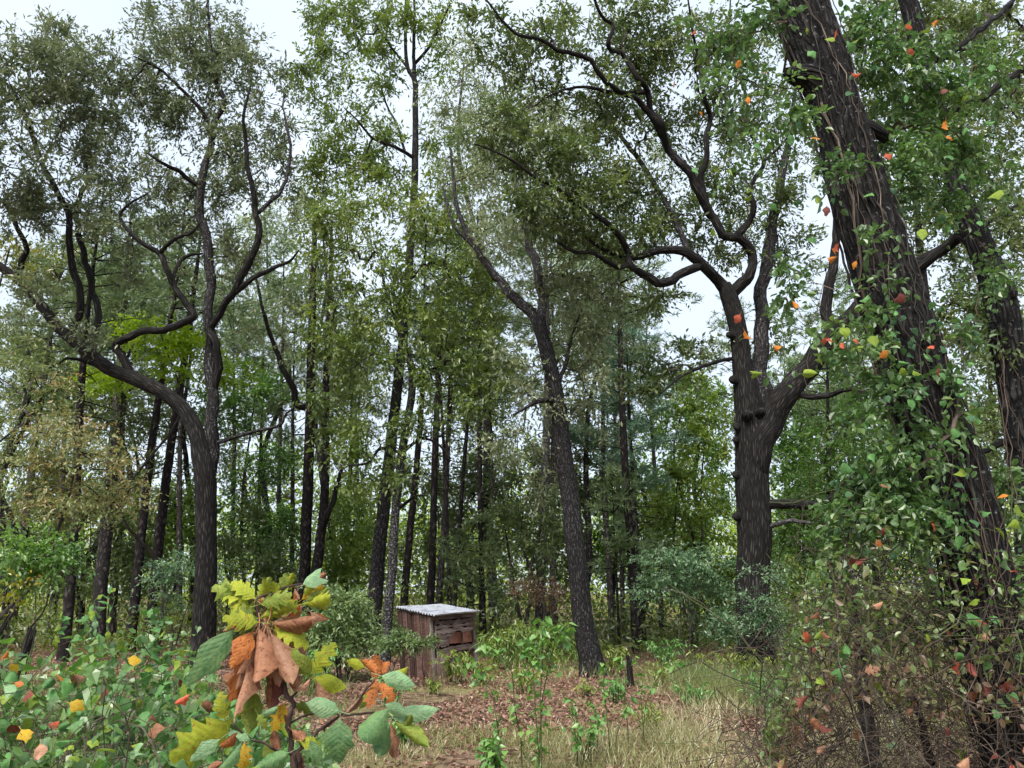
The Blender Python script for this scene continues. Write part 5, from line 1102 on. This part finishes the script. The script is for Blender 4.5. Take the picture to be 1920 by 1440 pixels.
# ------------------------------------------------------------------ bank of vines on the left
def vine_bank():
    b = np.array([-2.6, 6.0, 0.0]); root = thing('vine_bank', 'bank of tangled green vines with heart-shaped leaves at lower left', 'vines', b)
    r = np.random.default_rng(17)
    def top(px, Y):                                      # height of the bank at that column
        line = np.interp(px, [-150, 0, 90, 180, 260, 330, 400, 450, 520, 600, 660], [1250, 1250, 1260, 1222, 1208, 1215, 1255, 1310, 1360, 1405, 1440])
        return max(0.05, at(px, line, 6.3)[2])*math.exp(-((Y-6.2)/2.9)**2)
    P, T = [], []
    n = 8000
    for _ in range(n):
        Y = r.uniform(4.0, 9.2); px = r.uniform(-260, 640); h = top(px, Y)*(1 + .16*math.sin(px*.05+Y*2.1) + .12*math.sin(px*.13-Y*3.3))
        z = h*r.uniform(.15, 1.0)**.6; g = gnd(px, Y); P.append((g[0], Y, z)); T.append(.45 + .18*math.sin(px*.021+Y*.9))
    P = np.array(P); T = np.clip(np.array(T) + r.normal(0, .17, n), 0, 1)
    D = r.normal(0, .8, (n, 3)); D[:, 2] -= .25; D[:, 1] -= .4; Nn = r.normal(0, .55, (n, 3)) + [0, -.35, .9]
    s = r.uniform(.55, 1.25, n); half = n//2
    big = leaves(P[:half], D[:half], Nn[:half], .085*s[:half], .075*s[:half], 'heart', fold=.2, tint=T[:half])
    sm = leaves(P[half:], D[half:], Nn[half:], .07*s[half:], .03*s[half:], 'ovate', fold=.2, tint=np.clip(T[half:]-.1, 0, 1))
    V, F, T2 = merge_leaves([big, sm])
    part('foliage', V, F, leaf_mat('bank_leaves', [(.045, .10, .028), (.085, .175, .042), (.14, .25, .06), (.24, .34, .085)]), root, tint=T2, stuff=True)
    items = []
    for _ in range(260):                                 # runners and dry stalks
        Y = r.uniform(4.4, 8.6); px = r.uniform(-200, 560); h = top(px, Y); a = gnd(px, Y); a[2] = h*r.uniform(.1, .9); q = r.normal(0, .35, 3); q[2] = abs(q[2])*.6
        t = np.linspace(0, 1, 7)[:, None]; Q = a + q*t + np.array([0, 0, .35*r.uniform(.1, 1)])*np.sin(t*math.pi) + r.normal(0, .02, (7, 3))
        items.append(tube(Q, np.full(7, r.uniform(.0016, .004)), 4))
    V, F, U = merge(items); part('runners', V, F, STEM_TAN, root, uv=U, stuff=True)
    items = []
    for _ in range(900):                                 # dry straw at the near left foot
        Y = r.uniform(4.2, 6.0); px = r.uniform(-160, 300); a = gnd(px, Y); a[2] = r.uniform(.35, .95)*min(1, top(px, Y)/.9); q = r.normal(0, .16, 3)
        t = np.linspace(0, 1, 4)[:, None]; items.append(tube(a + q*t + np.array([0, 0, .05])*np.sin(t*math.pi), np.full(4, .0016), 3))
    V, F, U = merge(items); part('dry_stalks', V, F, STEM_TAN, root, uv=U, stuff=True)
    cols = ['vg']*11 + ['vl']*6 + ['gr']*4 + ['pg']*2
    for i in range(210):                                 # the leaves one can pick out, nearest the camera
        px = r.uniform(-40, 560); line = np.interp(px, [0, 90, 180, 260, 330, 400, 450, 520, 600], [1250, 1260, 1215, 1200, 1205, 1255, 1310, 1360, 1400])
        py = line + (1500-line)*r.uniform(0, 1)**1.1; Y = np.interp(py, [1180, 1450], [6.1, 4.4]) + r.uniform(-.3, .3)
        a = at(px, py, Y); L = r.uniform(.055, .125); d = unit(r.normal(0, .6, 3) + [0, -.3, -.55])
        c = cols[int(r.integers(len(cols)))]
        place_leaf(root, a, a + d*L, c, 'heart', r.uniform(.85, 1.15), r.uniform(-.7, .7), int(r.integers(0, 3)), toward=(r.normal(0, .5), -.8, .8))
    for px, py, c in [(212, 1287, 'dk'), (28, 1280, 'ru'), (60, 1300, 'dk'), (22, 1358, 'dk'), (112, 1352, 'rd'), (120, 1275, 'or'), (130, 1318, 'ye'), (40, 1368, 'ye'), (185, 1315, 'or'), (335, 1275, 'dk'), (285, 1340, 'dk'),
                      (355, 1303, 'rd'), (15, 1220, 'or'), (20, 1245, 'ye'), (160, 1270, 'pk'), (310, 1365, 'br'), (45, 1310, 'dk'), (390, 1310, 'br'), (250, 1250, 'ye'), (75, 1395, 'pk')]:
        a = at(px, py, np.interp(py, [1180, 1450], [5.7, 4.2])); place_leaf(root, a, a + unit(r.normal(0, .7, 3) + [0, -.2, -.3])*r.uniform(.06, .11), c, 'plain', 1.0, r.uniform(-.5, .5), int(r.integers(0, 4)), toward=(0, -.8, .7))
    for px, h in [(175, .30), (200, .42), (95, .25), (285, .22), (330, .28), (130, .34)]:    # shoots standing above the bank
        Y = 5.6; a = at(px, 1215, Y); t = np.linspace(0, 1, 6)[:, None]; q = np.array([r.normal(0, .12), r.normal(0, .1), h]); Q = a + q*t + r.normal(0, .012, (6, 3))
        V, F, U = tube(Q, np.linspace(.004, .0015, 6), 5); part('shoot', V, F, STEM_GREEN, root, uv=U, smooth=True)
        for k in range(8):
            p = Q[0] + (Q[-1]-Q[0])*(.25+.1*k); d = unit(r.normal(0, .8, 3) + [0, 0, -.4]); place_leaf(root, p, p + d*r.uniform(.05, .09), cols[int(r.integers(len(cols)))], 'plain', .8, r.uniform(-.6, .6), int(r.integers(0, 3)), toward=(0, -.7, .8))
vine_bank()

# ------------------------------------------------------------------ leaning vine-hung trunk on the right
YF = 5.6
Ft = Plant('vine_hung_tree', 'big leaning trunk hung with vines at the right, nearest the camera', 'tree', np.append(at(1950, 1700, YF)[:2], 0))
Ft.limb([(1990, 1760, 165), (1945, 1580, 142), (1908, 1440, 130), (1866, 1240, 122), (1824, 1040, 120), (1783, 890, 122), (1733, 760, 126), (1697, 650, 124), (1668, 550, 120), (1634, 430, 112), (1597, 310, 100), (1568, 205, 92), (1540, 115, 100), (1500, 10, 108), (1470, -90, 100), (1430, -220, 90)],
        BARK_VINE, 'trunk', Y=YF, segs=96, k=16, rough=.05, ridge=26, wob=.0, down=True, dY=.3)
Ft.limb([(1560, 175, 70), (1515, 148, 52), (1490, 140, 40), (1470, 135, 18)], BARK_VINE, 'limb', dY=-.1, segs=20, k=5, rough=.12)
Ft.limb([(1590, 265, 46), (1625, 240, 36), (1650, 250, 26), (1660, 262, 14)], BARK_VINE, 'limb', dY=-.05, segs=16, k=5, rough=.12)
Gt = Plant('vine_hung_tree', 'second crooked vine-hung trunk behind the leaning one at right edge', 'tree', np.append(at(1955, 1500, 7.4)[:2], 0))
Gt.limb([(2010, 1620, 96), (1975, 1300, 84), (1948, 1000, 76), (1925, 860, 70), (1905, 740, 64), (1884, 610, 58), (1866, 540, 60), (1842, 470, 50), (1803, 380, 43), (1776, 300, 39), (1752, 220, 36), (1736, 130, 36), (1712, 40, 34), (1690, -60, 30), (1680, -160, 24)], BARK_VINE, 'trunk', Y=7.4, segs=40, k=9, rough=.10, ridge=16, down=True)
Gt.limb([(1838, 465, 30), (1800, 440, 26), (1770, 470, 22), (1735, 495, 18), (1700, 520, 12)], BARK_DARK, dY=.6, segs=10)
Gt.limb([(1750, 215, 18), (1800, 200, 16), (1855, 175, 15), (1890, 145, 14), (1935, 125, 12), (1990, 110, 8)], BARK_DARK, dY=.8, segs=10)
Gt.limb([(1732, 120, 16), (1790, 95, 14), (1830, 60, 13), (1870, 30, 11), (1905, -5, 8)], BARK_DARK, dY=.6, segs=10)
Gt.limb([(1930, 880, 16), (1890, 830, 14), (1850, 845, 11), (1815, 850, 7)], BARK_DARK, dY=-.3, segs=9)
Gt.limb([(1880, 560, 30), (1890, 548, 30), (1898, 552, 26), (1900, 560, 12)], BARK_DARK, 'burl', dY=-.15, segs=12)
Gt.crown([(1700, 40, 60, 60, 16, 1), (1800, 60, 60, 60, 20, 1), (1890, 60, 50, 70, 18, 1), (1880, 220, 50, 70, 18, 1), (1800, 240, 50, 60, 14, .8), (1890, 380, 40, 60, 12, .6), (1850, 640, 40, 40, 8, 0), (1780, 400, 40, 50, 8, 1)], L_OAKR, 7.4, ns=6, nl=6, slen=.24, L=.075, W=.035, droop=.25)

def climbing_vine():
    root = thing('climbing_vine', 'climbing vine with green, orange and red leaves wrapped over the leaning trunk', 'vine', Ft.root.location)
    P = Plant.__new__(Plant); P.root = root; P.P = Ft.P[8:] + Gt.P[30:]; P.Y = [p[1] for p in P.P]; P.seed = 900; P.px = []; P.R = []
    r = np.random.default_rng(77); C = np.array(Ft.P); R = np.array(Ft.R); n = len(C)
    for k in range(16):                                  # stems creeping up the trunk
        i0 = int(r.integers(5, 60)); i1 = int(min(n-1, i0 + r.integers(60, 200))); idx = np.arange(i0, i1, 3); T_, N_, B_ = frames(C)
        th0 = r.uniform(-1.0, 4.2); th = th0 + .5*np.sin(idx*.05+k) + r.normal(0, .05, len(idx)); rad = r.uniform(.0025, .006) if k > 3 else r.uniform(.008, .012)
        Q = C[idx] + (N_[idx]*np.cos(th)[:, None] + B_[idx]*np.sin(th)[:, None])*(R[idx]*1.05 + rad + np.abs(r.normal(0, .012, len(idx))))[:, None]
        V, F, U = tube(Q, np.full(len(idx), rad), 6, rough=.1, seed=k); part('vine_stem', V, F, TWIG if k % 4 else STEM_TAN, root, uv=U, smooth=True)
    for k in range(14):                                  # hanging loops
        px, py = r.uniform(1480, 1900), r.uniform(480, 1000); a = at(px, py, YF + r.uniform(-.5, .2)); b = at(px + r.uniform(-90, 60), py + r.uniform(120, 420), YF + r.uniform(-.6, .2)); t = np.linspace(0, 1, 12)[:, None]
        Q = a + (b-a)*t + np.array([r.normal(0, .15), r.normal(0, .1), -.1])*np.sin(t*math.pi) + r.normal(0, .012, (12, 3)); V, F, U = tube(Q, np.full(12, r.uniform(.0018, .004)), 5); part('vine_stem', V, F, STEM_TAN, root, uv=U, smooth=True)
    P.crown([(1330, 60, 60, 60, 11, -.2), (1420, 60, 60, 70, 16, -.2), (1380, 170, 60, 60, 11, -.3), (1460, 210, 50, 60, 13, -.2), (1400, 290, 50, 50, 5, -.2), (1620, 90, 50, 70, 26, .3), (1700, 120, 60, 80, 40, .4), (1760, 200, 70, 70, 46, .6), (1700, 260, 60, 60, 40, .4),
             (1780, 300, 60, 60, 34, .8), (1840, 150, 50, 70, 26, .8), (1680, 340, 40, 50, 20, .2), (1760, 400, 50, 50, 18, .8), (1850, 320, 50, 60, 20, .9), (1590, 560, 24, 40, 2, -.2), (1500, 640, 50, 30, 3, -.2), (1600, 690, 40, 20, 2, -.2), (1480, 520, 30, 50, 3, -.2),
             (1610, 640, 30, 40, 5, -.3), (1672, 700, 24, 60, 10, -.25), (1680, 790, 26, 60, 12, -.2), (1680, 880, 36, 50, 18, -.25), (1650, 600, 18, 50, 5, -.25), (1790, 760, 20, 60, 6, -.1), (1690, 960, 50, 50, 20, -.3), (1760, 960, 40, 60, 10, -.3), (1600, 960, 50, 50, 18, -.1), (1770, 830, 30, 50, 4, -.4), (1610, 800, 30, 40, 6, -.2), (1770, 640, 24, 50, 4, -.2), (1600, 890, 40, 40, 10, -.1), (1850, 520, 40, 50, 12, .8), (1890, 950, 30, 60, 10, .2), (1560, 330, 30, 40, 6, -.3), (1640, 500, 24, 60, 4, -.4)],
            leaf_mat('climbing_vine_leaves', [(.05, .10, .035), (.085, .16, .05), (.13, .22, .065), (.22, .30, .075)]), YF, ns=5, nl=5, slen=.18, L=.06, W=.036, shape='ovate', droop=.35, name='foliage', twig=STEM_TAN, twigr=.0016, twigname='tendrils')
    def lf(px, py, c, L=.075, kind='heart', dY=-.45):
        a = at(px, py, YF + dY + r.uniform(-.1, .1)); d = unit(r.normal(0, .6, 3) + [0, -.1, -.6]); L *= r.uniform(.8, 1.2)
        place_leaf(root, a - d*L*.5, a + d*L*.5, c, kind, r.uniform(.8, 1.1), r.uniform(-.6, .6), int(r.integers(0, 3)), toward=(r.normal(0, .4), -.9, .35))
    for px, py in [(1300, 60), (1568, 65), (1755, 45), (1705, 50), (1708, 97), (1435, 135), (1316, 213), (1403, 188), (1605, 138), (1565, 472), (1560, 485), (1572, 465), (1602, 497), (1383, 598), (1402, 628), (1557, 638), (1606, 640), (1658, 664), (1580, 648), (1456, 652), (1490, 572), (1780, 258), (1775, 235), (1665, 292), (1745, 650), (1530, 258), (1752, 985), (1900, 1070), (1880, 930), (1265, 158), (1385, 120), (1545, 640)]:
        lf(px, py, ['or', 'or', 'rd'][int(r.integers(3))], .075, 'plain')
    for px, py in [(1585, 625), (1610, 652), (1520, 700), (1865, 365), (1730, 440), (1420, 700), (1540, 676), (1900, 985), (1915, 960), (1880, 1000)]: lf(px, py, 'vl', .09)
    for px, py in [(1550, 395), (1770, 170), (1850, 1295), (1890, 1290), (1760, 700), (1690, 560)]: lf(px, py, 'dk', .08, 'plain')
    for px, py in [(1735, 735), (1770, 830), (1790, 815), (1795, 885), (1690, 700), (1720, 700), (1590, 880), (1640, 860), (1690, 870), (1660, 910), (1780, 980), (1755, 985), (1710, 760), (1640, 640), (1660, 600), (1620, 560), (1850, 960), (1800, 1020), (1870, 1165), (1830, 1160), (1850, 1250), (1845, 1230), (1900, 1310), (1885, 1320)]:
        lf(px, py, ['vg', 'vl', 'vg', 'vg'][int(r.integers(4))], .085)
    for _ in range(110): yy = r.uniform(560, 1050); lf(r.uniform(1650 if yy < 780 else 1560, 1840), yy, ['vg', 'vd', 'vd', 'vd', 'vg', 'vd'][int(r.integers(6))], .06, 'heart', r.uniform(-.6, -.1))
    for _ in range(70): lf(r.uniform(1300, 1880), r.uniform(20, 480), ['vg', 'vd', 'vl', 'vg'][int(r.integers(4))], .08, 'heart' if r.uniform() < .5 else 'plain', r.uniform(-.5, .4))
climbing_vine()

# ------------------------------------------------------------------ bramble thicket under the leaning trunk
def thicket():
    b = np.array([3.3, 6.6, 0.0]); root = thing('bramble_thicket', 'brown bramble thicket with dry tangled stems under the leaning trunk', 'thicket', b)
    r = np.random.default_rng(55)
    def top(px): return np.interp(px, [1420, 1470, 1520, 1580, 1650, 1720, 1800, 1930, 2050], [1400, 1230, 1060, 930, 900, 960, 1010, 1040, 1060])
    def pt(lo=0.0, hi=1.0):
        px = r.uniform(1430, 2000); Y = r.uniform(4.9, 7.6); tp = top(px); py = tp + (1560-tp)*r.uniform(lo, hi); return at(px, py, Y), px, py
    def stems(n, rr, mat, nm, ln, lo=0.0, hi=1.0, up=.5):
        items = []
        for _ in range(n):
            a, px, py = pt(lo, hi); q = r.normal(0, ln, 3); q[2] = q[2]*.6 + ln*up*r.uniform(-.6, .6); t = np.linspace(0, 1, 8)[:, None]
            Q = a + q*t + np.array([r.normal(0, .1), r.normal(0, .1), r.uniform(-.02, .28)])*np.sin(t*math.pi) + r.normal(0, .012, (8, 3)); Q[:, 2] = np.maximum(Q[:, 2], .02)
            items.append(tube(Q, np.full(8, r.uniform(*rr)), 4))
        V, F, U = merge(items); part(nm, V, F, mat, root, uv=U, stuff=True)
    stems(1700, (.0011, .0028), STEM_TAN, 'dry_stems', .34, .25, 1.0); stems(600, (.0015, .004), TWIG, 'dark_stems', .4, .1, 1.0); stems(160, (.0015, .0035), STEM_GREEN, 'green_stems', .4, 0, .6)
    pts = [pt(0, .62) for _ in range(6500)]; P = np.array([p[0] for p in pts]); n = len(P); D = r.normal(0, .7, (n, 3)); D[:, 2] -= .4; s = r.uniform(.5, 1.2, n)
    tn = np.array([np.interp((p[2]-top(p[1]))/max(1, 1560-top(p[1])), [0, .25, .6], [.30, .42, .75]) for p in pts])
    V, F, T = leaves(P, D, r.normal(0, .6, (n, 3)) + [0, -.3, .8], .058*s, .034*s, 'ovate', tint=np.clip(tn + r.normal(0, .16, n), 0, 1))
    part('foliage', V, F, leaf_mat('thicket_leaves', [(.06, .12, .03), (.10, .19, .045), (.17, .23, .06), (.19, .13, .07), (.23, .12, .08)]), root, tint=T, stuff=True)
    for pl, w in [([(1640, 1480), (1634, 1420), (1624, 1350), (1618, 1285), (1612, 1220), (1600, 1160)], 30), ([(1765, 1480), (1740, 1410), (1725, 1340), (1700, 1290)], 16)]:
        Y = 6.3; Q = np.array([at(x, y, Y) for x, y in pl]); Q[0] = Q[1] + (Q[0]-Q[1])*((Q[1][2]+.1)/max(.05, Q[1][2]-Q[0][2])); Rr = np.linspace(w, w*.55, len(Q))*.5*mpp(1300, Y)
        Q, Rr = smooth_path(Q, Rr, 8, .04, 4); V, F, U = tube(Q, Rr, 28, rough=.08, ridge=12, seed=9); part('dead_stem', V, F, BARK_PALE if w > 20 else BARK_DARK, root, uv=U, smooth=True)
    for _ in range(70):
        a, px, py = pt(0, .8); c = ['vg', 'vl', 'pg', 'vg', 'br', 'pk', 'dk'][int(r.integers(7))]; a = at(px, py, r.uniform(4.8, 5.5)); d = unit(r.normal(0, .6, 3) + [0, 0, -.5])
        place_leaf(root, a, a + d*r.uniform(.05, .10), c, 'heart' if c[0] == 'v' else 'plain', 1.0, r.uniform(-.6, .6), int(r.integers(0, 4)), toward=(0, -.9, .4))
    for px, py, c in [(1500, 1330, 'dk'), (1535, 1355, 'dk'), (1520, 1345, 'br'), (1505, 1185, 'rd'), (1850, 1170, 'rd'), (1845, 1185, 'pk'), (1800, 1245, 'rd'), (1815, 1240, 'dk'), (1895, 1430, 'rd'), (1620, 1260, 'pk'), (1640, 1020, 'ru'), (1605, 1050, 'dk')]:
        a = at(px, py, 4.9); place_leaf(root, a, a + unit(r.normal(0, .7, 3) + [0, 0, -.4])*.09, c, 'lobed', 1.1, r.uniform(-.6, .6), int(r.integers(0, 4)))
thicket()
